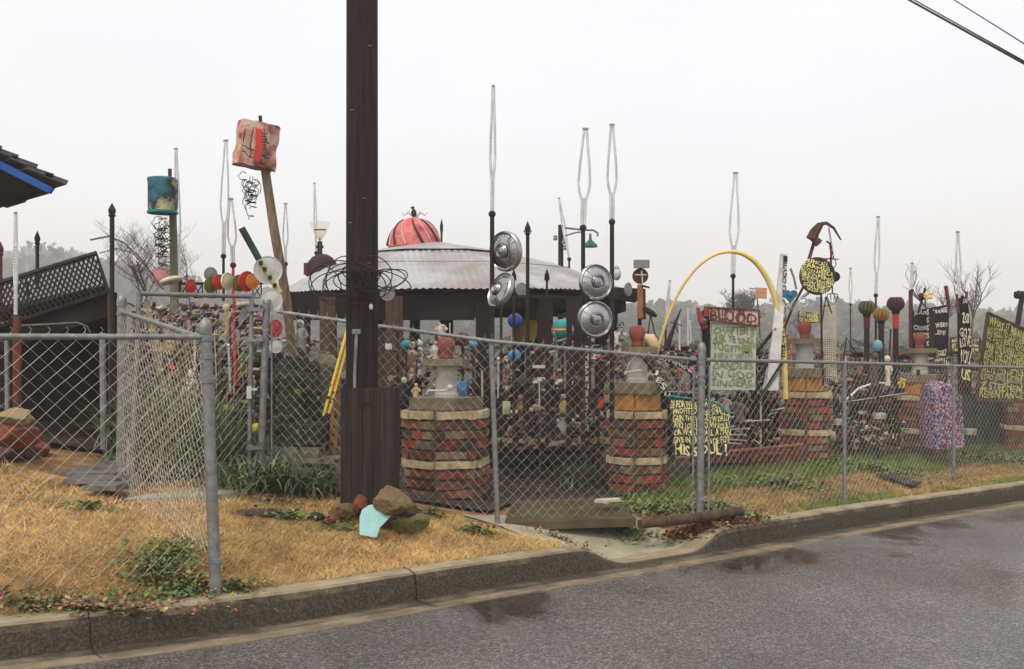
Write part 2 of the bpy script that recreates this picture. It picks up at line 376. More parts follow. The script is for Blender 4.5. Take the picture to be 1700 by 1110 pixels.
nl.new(nzb.outputs[0], mr2.inputs[0]); bm_ = N(t_, 'ShaderNodeMix', data_type='FLOAT'); nl.new(wm.outputs[0], bm_.inputs[0]); nl.new(mr2.outputs[0], bm_.inputs[2]); bm_.inputs[3].default_value = .03; nl.new(bm_.outputs[0], bpn.inputs['Strength'])
nl.new(vo.outputs['Distance'], bpn.inputs['Height']); nl.new(bpn.outputs[0], b_.inputs['Normal'])
st_ = tag(mb.build('street', m, smooth=0), kind='structure'); wt = st_.data.attributes.new('wet', 'FLOAT', 'POINT'); wt.data.foreach_set('value', [(.60, .57, .42, .2, 0, 0, 0)[i % 7] for i in range(len(mb.v))])
# curb with gutter
mb = MB(); ts = [t for t in TT if -40 < t < 60]
for t in ts:
    h = curbh(t); x0, y0 = xy(t, 0); z0 = streetz(x0); wob = .006*noise.noise(Vector((t*2.3, 0, 0))); wob2 = .008*noise.noise(Vector((t*1.1, 5, 0)))
    for v, z in ((-.225, -.05), (-.225, .006), (-.12, -.004), (-.02, -.010), (0, -.006), (.008, h*.25), (.016, h*.72), (.028, h*.93), (.05, h), (.10, h*1.02), (.165, h*1.0), (.18, h*.94), (.18, -.1)):
        x, y = xy(t, v+(wob if v > -.01 else wob2)); mb.v.append(Vector((x, y, z0+z+(wob2*.4 if v > 0 and z > 0 else 0))))
for i in range(len(ts)-1):
    for j in range(12): mb.cur = ((0, .25, .42, .6, .62, .58, .45, .22, .05, .0, .1, .3)[j], 0, 0); mb.face(i*13+j, (i+1)*13+j, (i+1)*13+j+1, i*13+j+1)
m = pm('curb_concrete', (.36, .30, .20), (.23, .19, .115), scale=5, rough=.8, bump=.4)
t_ = m.node_tree; b_ = t_.nodes['Principled BSDF']; nl = t_.links
# algae and road dirt grown on the upright face of the kerb: a coating with its own ragged outline
at = N(t_, 'ShaderNodeAttribute', attribute_name='Col'); sc3 = N(t_, 'ShaderNodeSeparateColor'); nl.new(at.outputs['Color'], sc3.inputs[0])
nn = N(t_, 'ShaderNodeTexNoise'); nn.inputs['Scale'].default_value = 3.2; nn.inputs['Detail'].default_value = 8; nn.inputs['Roughness'].default_value = .7; co = N(t_, 'ShaderNodeTexCoord'); nl.new(co.outputs['Object'], nn.inputs['Vector'])
ad = N(t_, 'ShaderNodeMath', operation='ADD'); nl.new(sc3.outputs[0], ad.inputs[0]); nl.new(nn.outputs[0], ad.inputs[1])
mr = N(t_, 'ShaderNodeMapRange'); mr.inputs[1].default_value = .55; mr.inputs[2].default_value = .98; mr.inputs[3].default_value = 0; mr.inputs[4].default_value = 1; nl.new(ad.outputs[0], mr.inputs[0])
base = b_.inputs['Base Color'].links[0].from_socket
n3 = N(t_, 'ShaderNodeTexNoise'); n3.inputs['Scale'].default_value = 80; n3.inputs['Detail'].default_value = 5; nl.new(co.outputs['Object'], n3.inputs['Vector'])
r3 = N(t_, 'ShaderNodeValToRGB'); r3.color_ramp.elements[0].position = .42; r3.color_ramp.elements[0].color = (.036, .029, .022, 1); r3.color_ramp.elements[1].position = .72; r3.color_ramp.elements[1].color = (.10, .08, .048, 1); nl.new(n3.outputs[0], r3.inputs[0])
mx = N(t_, 'ShaderNodeMix', data_type='RGBA'); nl.new(mr.outputs[0], mx.inputs[0]); nl.new(base, mx.inputs[6]); nl.new(r3.outputs[0], mx.inputs[7]); nl.new(mx.outputs[2], b_.inputs['Base Color'])
PROF = ((-.225, -.05), (-.225, .006), (-.12, -.004), (-.02, -.010), (0, -.006))
for tj, wid in ((tv(*gut(690, 993))[0], .007), (tv(*gut(1232, 905))[0], .006), (tv(*gut(1520, 858))[0], .006), (tv(*gut(150, 1072))[0], .004)):
    h = curbh(tj); x0, y0 = xy(tj, 0); z0 = streetz(x0); mb.cur = (1, 0, 0); mb.mi = 1; a0 = len(mb.v); k_ = 0
    for v, z in ((-.225, .006), (-.12, -.004), (-.02, -.010), (0, -.006), (.008, h*.25), (.016, h*.72), (.028, h*.93), (.05, h), (.10, h*1.02), (.165, h)):
        jg = .012*noise.noise(Vector((v*30+tj, z*30, 0)))
        for sd in (-1, 1):
            x, y = xy(tj+jg+sd*wid/2, v-.004); mb.v.append(Vector((x, y, z0+z+.005)))
        if k_: mb.face(a0+k_-2, a0+k_-1, a0+k_+1, a0+k_)
        k_ += 2
mb.mi = 0
tag(mb.build('kerb', [m, pm('joint_dark', (.02, .016, .014), rough=1)], smooth=40), kind='structure')
# driveway apron, sheet on the ground
mb = MB(); na = 26; ta0, ta1 = tB-.32, tC+.16
for i in range(na+1):
    t = ta0+(ta1-ta0)*i/na
    for v in (.13, .3, .5, .7, .9, 1.02):
        sh = 0
        x, y = xy(t-v*.28*(1-i/na)+ (0 if v < .2 else 0), v); mb.v.append(Vector((x, y, G(x, y)+.006)))
for i in range(na):
    for j in range(5): mb.face(i*6+j, (i+1)*6+j, (i+1)*6+j+1, i*6+j+1)
tag(mb.build('driveway', conc, smooth=0), kind='structure')
# ------------------------------------------------------------------ far hills and forest
hillm = pm('hill_ground', (.05, .065, .035), (.08, .075, .05), scale=.05, rough=1, bump=0)
def hillh(x, y):
    return 30*math.exp(-((x+150)/85)**2-((y-300)/75)**2)+1.5
mb = MB(); xs = list(range(-340, 381, 20)); ys = list(range(100, 381, 20))
for x in xs:
    for y in ys: mb.v.append(Vector((x, y, (hillh(x, y)-1.5)*sm(100, 180, y)-.2+.1)))
for i in range(len(xs)-1):
    for j in range(len(ys)-1): a = i*len(ys)+j; mb.face(a, a+len(ys), a+len(ys)+1, a+1)
tag(mb.build('hills', hillm, smooth=0), kind='structure')
rs = np.random.RandomState(3)
def skyline(px):      # tree top height in photo pixels above eye level line 570
    return float(np.interp(px, [-200, 0, 40, 100, 140, 200, 350, 480, 600, 900, 1060, 1100, 1150, 1200, 1330, 1400, 1470, 1560, 1620, 1700, 1900], [140, 145, 163, 165, 150, 140, 105, 95, 80, 60, 68, 74, 68, 62, 70, 76, 68, 62, 60, 58, 60]))
V = []; Fc = []; Cc = []
def crown(cx, cy, z0, h, wd, col, k=7, con=False):
    for q in range(k):
        a = rs.uniform(0, 2*PI); rr = wd*.5*rs.uniform(0, .8); f = rs.uniform(.25, 1)
        if con: rr *= (1.15-f)
        c = np.array([cx+rr*math.cos(a), cy+rr*math.sin(a), z0+h*f*.92]); s = wd*rs.uniform(.16, .34)*(1.2-.6*f if con else 1)
        b0 = len(V)
        for _ in range(8):
            d = rs.normal(size=3); d /= np.linalg.norm(d); V.append(c+d*s*rs.uniform(.5, 1.15)*np.array([1, 1, 1.1]))
        for tri in ((0, 1, 2), (1, 2, 3), (2, 3, 4), (3, 4, 5), (4, 5, 6), (5, 6, 7), (6, 7, 0), (7, 0, 1), (0, 3, 6), (1, 4, 7)):
            Fc.append((b0+tri[0], b0+tri[1], b0+tri[2])); Cc.append(col)
for i in range(2600):
    Y = rs.choice([rs.uniform(125, 150), rs.uniform(150, 230), rs.uniform(230, 310)], p=[.38, .32, .30])
    px = rs.uniform(-150, 1850); x = XX(px, Y)
    top = skyline(px)*(1 if Y > 150 else .62)*rs.uniform(.72, 1.05)/F*Y+E
    if px < 560 and Y < 150 and rs.rand() < .75: continue
    g = hillh(x, Y)*.6 if Y > 180 else .2
    h = max(3.5, top-g); col = [(.045, .07, .035), (.06, .08, .04), (.09, .075, .055), (.035, .055, .035)][rs.randint(4)]
    crown(x, Y, max(top-h, top-12), min(h, 12), rs.uniform(4, 7), col, k=10, con=rs.rand() < .4)
me = bpy.data.meshes.new('forest'); me.from_pydata([tuple(v) for v in V], [], Fc); me.materials.append(bladeM)
ca = me.color_attributes.new('Col', 'FLOAT_COLOR', 'CORNER'); ca.data.foreach_set('color', np.repeat(np.c_[np.array(Cc), np.ones(len(Cc))], 3, axis=0).ravel())
fo = bpy.data.objects.new('forest', me); C.objects.link(fo)
tag(fo, 'misty wood of mixed trees on the far hills behind the garden', 'forest', kind='stuff')
# pale brush between garden and forest
V = []; Fc = []; Cc = []
for i in range(1500):
    Y = rs.uniform(45, 110); px = rs.uniform(-100, 1800); x = XX(px, Y); h = rs.uniform(.5, 1.7)
    crown(x, Y, .1, h, rs.uniform(1, 2.6), [(.10, .09, .06), (.13, .10, .07), (.07, .09, .045)][rs.randint(3)], k=6)
me = bpy.data.meshes.new('brush'); me.from_pydata([tuple(v) for v in V], [], Fc); me.materials.append(bladeM)
ca = me.color_attributes.new('Col', 'FLOAT_COLOR', 'CORNER'); ca.data.foreach_set('color', np.repeat(np.c_[np.array(Cc), np.ones(len(Cc))], 3, axis=0).ravel())
fo = bpy.data.objects.new('brush', me); C.objects.link(fo)
tag(fo, 'low winter brush at the foot of the far wood', 'brush', kind='stuff')
# ------------------------------------------------------------------ grass
def blades(name, label, areas, cat='grass', seed=1, excl=None):
    rs = np.random.RandomState(seed); allv = []; cols = []
    for (n, t0, t1, v0, v1, h, wd, lean, pal) in areas:
        t = rs.uniform(t0, t1, n); v = rs.uniform(v0, v1, n)
        for i in range(n):
            x, y = xy(t[i], v[i])
            if excl and excl(x, y, t[i], v[i]): continue
            g = noise.noise(Vector((x*1.3, y*1.3, seed))); g2 = noise.noise(Vector((x*6, y*6, seed+3)))
            c = pal(g, g2, rs, x, y, t[i], v[i])
            if c is None: continue
            hh = h*rs.uniform(.5, 1.3)*(c[3] if len(c) > 3 else 1); a = rs.uniform(0, 2*PI); le = lean*rs.uniform(.4, 1.4)*hh
            b = rs.uniform(0, 2*PI); ww = wd*rs.uniform(.6, 1.3); dx, dy = math.cos(b)*ww/2, math.sin(b)*ww/2
            z = G(x, y)-.004
            allv.append(((x-dx, y-dy, z), (x+dx, y+dy, z), (x+math.cos(a)*le, y+math.sin(a)*le, z+hh))); k = rs.uniform(.7, 1.25); cols.append((c[0]*k, c[1]*k, c[2]*k, 1))
    va = np.array(allv).reshape(-1, 3); n = len(allv)
    me = bpy.data.meshes.new(name); me.vertices.add(3*n); me.vertices.foreach_set('co', va.ravel())
    me.loops.add(3*n); me.loops.foreach_set('vertex_index', np.arange(3*n)); me.polygons.add(n); me.polygons.foreach_set('loop_start', np.arange(n)*3)
    me.update(calc_edges=True); me.materials.append(bladeM)
    ca = me.color_attributes.new('Col', 'FLOAT_COLOR', 'CORNER'); ca.data.foreach_set('color', np.repeat(np.array(cols), 3, axis=0).ravel())
    o = bpy.data.objects.new(name, me); C.objects.link(o); return tag(o, label, cat, kind='stuff')
tL0 = tv(-3.6, 3.4)[0]; tap = tv(XX(1000, 6.2), 6.2)[0]; tR = tv(7, 11)[0]
TAN = [(.72, .50, .20), (.80, .61, .31), (.64, .40, .14), (.76, .53, .22), (.50, .32, .14)]
GRN = [(.11, .17, .04), (.16, .22, .05), (.08, .12, .03)]
def palA(g, g2, rs, x, y, t, v):
    q = g*.5+g2*.35
    edge = .30*(1-sm(.17, .55, v))*(1-sm(1.2, 1.8, t))
    if q > .22-edge*.9 and rs.rand() < .6: return (*GRN[rs.randint(3)], .8)
    if edge > .12 and rs.rand() < edge*1.9: return None if rs.rand() < .6 else (.26, .13, .06, .6)
    c = TAN[rs.randint(5)]; k = 1+.35*g+.25*g2; r_ = 1+.16*g; return (c[0]*k, c[1]*k*(2-r_) if g > 0 else c[1]*k, c[2]*k, 1+.9*max(0, g2)+(1.4 if rs.rand() < .02 else 0))
def onslab(x, y):
    px = 850+x/y*F
    s1 = y > np.interp(px, [0, 60, 200, 215, 345, 430], [6.5, 6.3, 5.9, 5.85, 6.15, 6.5]) and px < 420
    return s1
def exL(x, y, t, v):
    px = 850+x/y*F
    if onslab(x, y): return True
    if v > .12 and px > 930: return True
    return y > np.interp(px, [420, 600, 830, 960], [6.9, 6.75, 6.2, 6.1])
def palB(g, g2, rs, x, y, t, v):
    q = g*.5+g2*.3
    gr = q+.50*sm(.7, 1.25, v)+.38*(1-sm(.25, .55, v))+(-.13)
    if gr > .12 and rs.rand() < .8: return (*[(.13, .22, .04), (.2, .25, .06), (.24, .24, .07)][rs.randint(3)], .8)
    if rs.rand() < .25: return (.30, .23, .09)
    c = [(.58, .40, .16), (.50, .33, .12), (.44, .31, .13)][rs.randint(3)]; k = 1+.4*g2; return (c[0]*k, c[1]*k, c[2]*k)
def palG(g, g2, rs, x, y, t, v):
    if g*.6+g2*.5 < -.18: return None
    c = [(.13, .23, .04), (.18, .27, .06), (.10, .17, .035), (.26, .28, .09)][rs.randint(4)]; return (*c, 1)
def exR(x, y, t, v):
    px = 850+x/y*F
    if px < 1235 and v < .95-.004*(px-1100): return True
    return px < 1015 and v < 2
blades('dead_grass', 'short orange-tan dormant lawn between the kerb and the left fence', [(230000, tL0, tap, .17, 1.5, .024, .0040, 1.7, palA), (70000, tL0, tap, 1.2, 2.6, .028, .006, 1.6, palA)], excl=exL)
blades('verge_grass', 'mixed green and tan grass between the right fence and the brick pillars', [(130000, tap, tR, .17, 2.6, .03, .0065, 1.4, palB), (25000, tR, tR+5, .17, 3, .05, .012, 1.2, palB), (42000, tC+.4, tR, .95, 1.9, .05, .008, 1.0, palG), (14000, tC+.4, tR, .17, .42, .035, .007, 1.2, palG)], seed=4, excl=exR)
def weeds(name, label, spots, seed=5):
    rs = np.random.RandomState(seed); mb = MB()
    for (px, Y, rx, ry, n, s, cols) in spots:
        cx = XX(px, Y)
        for i in range(n):
            a = rs.uniform(0, 2*PI); q = abs(rs.normal(0, .5)); x = cx+rx*q*math.cos(a); y = Y+ry*q*math.sin(a); z = G(x, y)+rs.uniform(.005, .05)
            d = rs.uniform(0, 2*PI); L = s*rs.uniform(.6, 1.4); ti = rs.uniform(-.2, .9)
            u = Vector((math.cos(d), math.sin(d), ti)).normalized()*L; w_ = Vector((-math.sin(d), math.cos(d), rs.uniform(-.4, .4)))*L*.33
            o = Vector((x, y, z)); a0 = len(mb.v); mb.v += [o, o+u*.45+w_, o+u, o+u*.45-w_]; k = rs.uniform(.6, 1.3); c = cols[rs.randint(len(cols))]
            mb.cur = (c[0]*k, c[1]*k, c[2]*k); mb.face(a0, a0+1, a0+2, a0+3)
    o = mb.build(name, leafM); return tag(o, label, 'weeds' if 'leaf' not in name else 'leaf litter', kind='stuff')
GW = [(.13, .18, .04), (.09, .13, .03), (.18, .23, .06)]
weeds('low_weeds', 'low green broadleaf weeds in patches along the kerb and fence', [(260, 4.85, .28, .4, 900, .028, GW), (300, 4.65, .2, .25, 500, .028, GW), (60, 4.35, .45, .16, 260, .028, GW), (180, 4.42, .45, .2, 280, .026, GW), (290, 5.0, .22, .4, 450, .026, GW), (390, 4.75, .2, .1, 260, .026, GW),
      (150, 5.6, .3, .1, 260, .028, GW), (480, 5.9, .2, .15, 300, .03, GW), (560, 5.9, .15, .15, 200, .03, GW), (790, 6.1, .2, .1, 260, .03, GW), (720, 6.35, .2, .1, 200, .03, GW),
      (1080, 7.3, .5, .35, 1200, .035, GW), (1180, 7.4, .4, .3, 700, .035, GW), (1035, 6.75, .28, .22, 700, .03, GW), (1230, 6.95, .3, .12, 400, .035, GW), (1300, 8.4, .5, .3, 700, .04, GW), (1450, 9.5, .8, .4, 900, .045, GW), (1650, 11, 1, .5, 800, .05, GW)])
LB = [(.22, .09, .05), (.3, .15, .07), (.14, .06, .04), (.4, .27, .14)]
weeds('leaf_litter', 'brown dead leaves and bark scattered on bare ground', [(1150, 6.72, .35, .13, 900, .035, LB), (1210, 6.85, .3, .12, 500, .035, LB), (925, 6.32, .25, .05, 130, .025, LB), (975, 6.22, .2, .04, 70, .022, LB), (150, 4.35, .7, .12, 500, .03, LB), (330, 4.75, .4, .15, 300, .03, LB), (450, 6.2, .3, .08, 150, .03, LB)], 9)
# ------------------------------------------------------------------ chain link fences
def link_mesh(A, B, ta, tb, ba, bb, parent, seed=1, name='wire_mesh', r=.0013):
    """woven diamond mesh between plan points A and B; ta/ba top and bottom heights at A, tb/bb at B"""
    A = Vector((A[0], A[1], 0)); B = Vector((B[0], B[1], 0)); L = (B-A).length; d = (B-A)/L; nr = Vector((-d.y, d.x, 0)); h = .0358
    nw = int(L/h); mb = MB()
    for i in range(nw):
        u0 = i*h; fr = (u0+h/2)/L; top = ta+(tb-ta)*fr; bot = ba+(bb-ba)*fr; nj = int((top-bot)/h); pts = []
        for j in range(nj+1):
            right = (i+j) % 2 == 1
            u = u0+(h if right else 0); z = top-j*h
            wx = .014*noise.noise(Vector((u*2.5, z*2.5, seed)))+.003*noise.noise(Vector((u*14, z*14, seed))); wz = .010*noise.noise(Vector((u*3, z*3, seed+9)))
            wy = .016*noise.noise(Vector((u*1.7, z*2, seed+20)))*min(1, 3*j/nj)
            off = (.002 if right else -.002)
            # run slightly past the joint so that neighbouring wires hook
            pts.append(A+d*(u+wx)+nr*(off+wy)+Vector((0, 0, z+wz)))
        mb.tube(pts, r, 3, cap=False)
        if i % 2 == 0:
            p = pts[0]; mb.tube([p+d*.0, p+d*.006+Vector((0, 0, .012)), p-d*.004+Vector((0, 0, .024))], r, 3, cap=False)
    return mb.build(name, wirem, parent)
def post(parent, x, y, z0, z1, r, lean=(0, 0), dome=True, name='post'):
    m = MB(); m.tube([(x+lean[0], y+lean[1], z0-.1), (x, y, z1)], r, 16); o = m.build(name, galv, parent, smooth=40)
    c = MB(); k = r*1.1
    if dome: c.lathe([(k*1.04, -.03), (k*1.04, 0), (k*.98, .012), (k*.8, .028), (k*.45, .040), (k*.3, .044), (1e-4, .047)], (x, y, z1), 16)
    else: c.lathe([(k*1.02, -.02), (k*1.02, .004), (k*.9, .009), (1e-4, .012)], (x, y, z1), 16)
    c.build('post_cap', galv, o, smooth=40)
    return o
def band(po, x, y, z, r, d=None):
    m = MB(); m.lathe([(r*1.02, -.012), (r*1.16, -.01), (r*1.16, .01), (r*1.02, .012)], (x, y, z), 16)
    if d is not None: m.box(Vector((x, y, z))+Vector(d)*r*1.5, (.03, .03, .022), rz=math.atan2(d[1], d[0]))
    m.build('tension_band', galvd, po, smooth=30)
sA = F/355; pA = Vector((XX(350, sA), sA, 0)); pAz0 = ZZ(965, sA); pAz1 = ZZ(543, sA)
dirA = Vector((-1, -.5, 0)).normalized(); pL = pA+dirA*3.2
fl = thing('chain_link_fence', 'short galvanised fence run around the tan lawn at left, turning at the stout corner post', 'fence', (pA.x, pA.y, pAz0))
po = post(fl, XX(341, sA), sA, pAz0, ZZ(543, sA), .0275, lean=(.05, 0))
for zz in (562, 592, 632, 930): band(po, XX(343+(zz-560)*.04, sA), sA, ZZ(zz, sA), .0275)
s2 = F/266; p2 = Vector((XX(202, s2), s2, 0)); p2z0 = ZZ(822, s2)
po = post(fl, p2.x, p2.y, p2z0, ZZ(500, s2), .0275)
for zz in (520, 560, 780): band(po, p2.x, p2.y, ZZ(zz, s2), .0275)
zr = ZZ(559, sA)
m = MB(); m.tube([(pA.x-.02, pA.y-.01, zr), (pL.x, pL.y, ZZ(556, 3.3))], .0135, 12); m.build('top_rail', galv, fl, smooth=40)
m = MB(); m.tube([(XX(338, sA), sA+.03, ZZ(563, sA)), (p2.x, p2.y, ZZ(517, s2))], .0135, 12); m.build('top_rail', galv, fl, smooth=40)
link_mesh((pL.x, pL.y), (pA.x, pA.y), zr+.022, zr+.022, zr-1.15, zr-1.10, fl, 1)
link_mesh((XX(344, sA), sA+.02), (p2.x, p2.y), ZZ(555, sA), ZZ(512, s2), ZZ(925, sA), ZZ(824, s2), fl, 2)
# right run: gate post 437 -> 820 -> 1165 -> along the street
s3 = F/239; s4 = F/259; s5 = F/239; s6 = F/206; s7 = F/174; s8 = F/152
fr = thing('chain_link_fence', 'long galvanised fence from the gate past the utility pole, then along the street', 'fence', (XX(825, s4), s4, ZZ(862, s4)))
po = post(fr, XX(443, s3), s3, ZZ(795, s3), ZZ(499, s3), .0255, lean=(-.05, 0), dome=False)
for zz in (548, 760): band(po, XX(441, s3), s3, ZZ(zz, s3), .0255)
po = post(fr, XX(815, s4), s4+.02, ZZ(862, s4), ZZ(567, s4), .0165, lean=(.045, 0), dome=False)
po = post(fr, XX(1165, s5), s5, ZZ(873, s5), ZZ(578, s5), .0262, lean=(-.015, 0))
for zz in (602, 622, 634, 718, 828): band(po, XX(1164, s5), s5, ZZ(zz, s5), .0262)
m = MB()
for dx in (-.055, .055):
    m.tube([(XX(1165, s5)+dx, s5, ZZ(606, s5)), (XX(1163, s5)+dx, s5, ZZ(866, s5))], .007, 6)
m.build('tension_bar', galvd, fr)
post(fr, XX(1402, s6), s6, ZZ(836, s6), ZZ(604, s6), .016, dome=False)
post(fr, XX(1583, s7), s7, ZZ(805, s7), ZZ(607, s7), .016, dome=False)
post(fr, XX(1740, s8), s8, ZZ(780, s8), ZZ(612, s8), .016, dome=False)
rl = [P(460, 517, s3), P(630, 541, s3*.985), P(815, 566, s4), P(960, 580, (s4+s5)/2), P(1155, 597, s5)]
MB().tube(rl, .0135, 12).build('top_rail', galv, fr, smooth=60)
rr_ = [P(1172, 597, s5), P(1402, 602, s6), P(1583, 607, s7), P(1740, 611, s8)]
MB().tube(rr_, .0135, 12).build('top_rail', galv, fr, smooth=60)
MB().tube([P(451, 525, s3), P(451, 780, s3)], .006, 6).build('tension_bar', galvd, fr)
def seg(pa, Ya, ta, ba, pb, Yb, tb, bb, sd, par=fr): link_mesh((XX(pa, Ya), Ya), (XX(pb, Yb), Yb), ZZ(ta, Ya), ZZ(tb, Yb), ZZ(ba, Ya), ZZ(bb, Yb), par, sd)
seg(452, s3, 512, 800, 815, s4, 560, 858, 3); seg(815, s4, 560, 860, 1155, s5, 592, 872, 4)
seg(1172, s5, 592, 866, 1402, s6, 597, 835, 5); seg(1402, s6, 597, 835, 1583, s7, 602, 804, 6); seg(1583, s7, 602, 804, 1740, s8, 607, 784, 7)
# gate
gY0 = s2+.03; gY1 = s3-.03
gt = thing('walk_gate', 'closed chain link walk gate with a pipe frame between the two left fence posts', 'gate', P(325, 815, (gY0+gY1)/2))
cn = [P(231, 487, gY0), P(418, 492, gY1), P(413, 803, gY1), P(217, 819, gY0)]
MB().tube([cn[0], cn[1]], .0145, 12).build('top_rail', galv, gt, smooth=40)
MB().tube([cn[2], cn[3]], .0145, 12).build('bottom_rail', galv, gt, smooth=40)
for a, b in ((0, 3), (1, 2)): MB().tube([cn[a]+Vector((0, 0, .018)), cn[b]-Vector((0, 0, .018))], .0155, 12).build('upright', galvd, gt, smooth=40)
link_mesh((cn[0].x, cn[0].y), (cn[1].x, cn[1].y), cn[0].z-.01, cn[1].z-.01, cn[3].z, cn[2].z, gt, 11)
for py in (514, 564, 743):
    q = P(424, py, gY1); m = MB(); m.box(q, (.12, .05, .022)); m.lathe([(.024, -.02), (.026, -.015), (.026, .015), (.024, .02)], P(416, py, gY1), 12); m.build('hinge', galvd, gt)
m = MB(); m.box(P(414, 651, gY1-.03), (.03, .03, .085)); m.box(P(420, 646, gY1-.03), (.06, .015, .015)); m.build('latch', whitep, gt)
# ------------------------------------------------------------------ utility pole
Yp = 6.25; gx = XX(601, Yp); gz = G(gx, Yp)
up_ = thing('utility_pole', 'tall dark creosoted utility pole rising out of frame behind a wooden cover', 'utility pole', (gx, Yp, gz))
m = MB(); pts = []; rr = []
for i in range(23):
    z = gz-.2+i*.35; f = i/22; pts.append((gx+.012*(z-gz)/3*0+XX(601+(.5 if z < 2 else 2)*0, Yp)*0, Yp, z)); rr.append(.101-.008*f)
m.tube(pts, rr, 28)
for i, v in enumerate(m.v): a = math.atan2(v.y-Yp, v.x-gx); k = 1+.018*noise.noise(Vector((a*2.2, v.z*.25, 0)))+.01*math.sin(a*11+v.z*.3); m.v[i] = Vector((gx+(v.x-gx)*k, Yp+(v.y-Yp)*k, v.z))
m.build('pole_shaft', poleM, up_, smooth=50)
m = MB(); m.tube([P(589, 700, Yp-.11), P(589, 620, Yp-.115), P(592, 552, Yp-.12)], .010, 8); m.box(P(592, 550, Yp-.12), (.05, .03, .03)); m.build('conduit', galvd, up_)
m = MB(); m.ball(P(616, 509, Yp-.1), .013, 8, sz=1.5); m.build('white_tag', whitep, up_)
for k, (a, b) in enumerate(((-.05, 2.9), (.03, 2.35), (.06, 3.3), (-.02, 1.75), (.055, 1.95), (-.06, 2.2))):
    MB().box((gx+a, Yp-math.sqrt(.098**2-a*a)-.001, b), (.022, .006, .004), rz=a*8).build('staple', galvd, up_)
m = MB()
for k, (a, z0, z1) in enumerate(((-.045, 1.2, 2.6), (.02, 1.8, 4.2), (.06, 1.0, 2.2), (-.07, 2.4, 4.6), (-.01, .9, 1.6))):
    pts = [(gx+a+.006*math.sin(i*1.7+k), Yp-math.sqrt(max(0, .0975**2-a*a))+.0015, z0+(z1-z0)*i/12) for i in range(13)]; m.tube(pts, [.0005]+[.0035]*11+[.0005], 4)
m.build('crack', hole, up_)
m = MB(); m.tube([(gx+.01, Yp-.108, ZZ(640, Yp)), (gx+.012, Yp-.106, 3), (gx+.014, Yp-.10, 7)], .003, 4); m.build('ground_wire', black, up_)
# wire coil
m = MB(); rs = random.Random(11)
for k in range(15):
    cx = gx+rs.uniform(-.10, .10)+(-.17 if k % 2 else .13)*rs.uniform(.2, 1); cz = ZZ(462+rs.uniform(-8, 14), Yp); ra = rs.uniform(.06, .20); rb = rs.uniform(.04, .13); ti = rs.uniform(-.5, .5); ph = rs.uniform(0, 6)
    pts = []
    for i in range(30):
        a = 2*PI*i/29*rs.uniform(.995, 1.005)*1.05+ph; x = ra*math.cos(a); z = rb*math.sin(a)
        yy = Yp-.125-.03*math.sin(a*2+k)-.01*k*.3
        pts.append((cx+x*math.cos(ti)-z*math.sin(ti), yy, cz+x*math.sin(ti)*.7+z*math.cos(ti)))
    m.tube(pts, .0035, 5)
solo(m, 'wire_coil', 'tangle of thin black wire looped around the utility pole', 'wire', black)
# board cover at the foot of the pole
x0, x1 = XX(566, 6.08), XX(657, 6.08); zb, zt = ZZ(828, 6.08), ZZ(643, 6.08)
cv = thing('wooden_cover', 'weathered brown wooden box cover standing against the foot of the utility pole', 'box', ((x0+x1)/2, 6.08, zb-.05))
n = 5
for i in range(n):
    a = x0+(x1-x0)*i/n; b = x0+(x1-x0)*(i+1)/n-.003
    MB().box(((a+b)/2, 6.08+R.uniform(-.004, .004), (zb+zt)/2+R.uniform(-.004, .004)), (b-a, .02, zt-zb)).build('plank', coverM, cv)
MB().box((x1-.011, 6.19, (zb+zt)/2), (.022, .19, (zt-zb)*.99)).build('side_board', coverM, cv)
MB().box((x0+.011, 6.19, (zb+zt)/2), (.022, .19, (zt-zb)*.99)).build('side_board', coverM, cv)
MB().box(((x0+x1)/2-.02, 6.085, zb-.09), ((x1-x0)*.9, .03, .18)).build('skirt_board', wooddk, cv)
MB().box((P(608, 668, 6.06)), (.07, .012, .012)).build('handle', wooddk, cv)
# stones around the foot
def hitY(px, py):
    Y = 3.5
    while Y < 14 and ZZ(py, Y) > Gp(px, Y): Y += .02
    return Y
def rockat(px, py, wpx, hpx, Y, mat, lab, seed, rz=0, dy=.8):
    if seed not in (1, 11, 12): Y = hitY(px, py+hpx*.28)
    if seed < 11: Y = min(Y, 5.96 if seed != 1 else 5.93)
    if seed in (11, 12): Y = 6.28
    s = F/Y; m = MB(); m.rock(P(px, py, Y), (wpx/s*.84, wpx/s*dy*.84, hpx/s*.86), seed, rz); solo(m, 'rock', lab, 'rock', mat, smooth=35)
rockat(652, 832, 62, 42, 5.75, moss, 'large mossy brown rock leaning on the wooden cover, topmost at the pole', 1, .2)
rockat(668, 846, 56, 36, 5.85, brownrock, 'dark reddish brown rock wedged under the large mossy rock', 2, .4)
rockat(682, 866, 56, 32, 5.75, mossg, 'green moss covered rock on the grass right of the cyan board', 3, .1)
rockat(597, 836, 26, 26, 5.8, redrock, 'small square red rock just above the cyan board', 4)
rockat(570, 850, 50, 36, 5.7, moss, 'olive brown rock left of the cyan board, under the wooden cover', 5, .3)
rockat(549, 867, 30, 24, 5.55, redrock, 'orange red rock at the left end of the pole stones', 6, .5)
rockat(573, 877, 44, 18, 5.5, mossg, 'flat grey green rock in the grass in front of the pole stones', 7)
rockat(527, 857, 34, 18, 5.75, dkstone, 'dark mossy flat rock in the weeds left of the pole stones', 8)
rockat(640, 872, 30, 26, 5.6, brownrock, 'brown rock half buried behind the cyan board', 9)
cy = min(5.70, hitY(624, 888)); o = [(597, 887), (597, 858), (601, 846), (611, 839), (622, 837), (633, 842), (650, 855), (638, 868), (630, 876), (626, 890), (622, 892)]
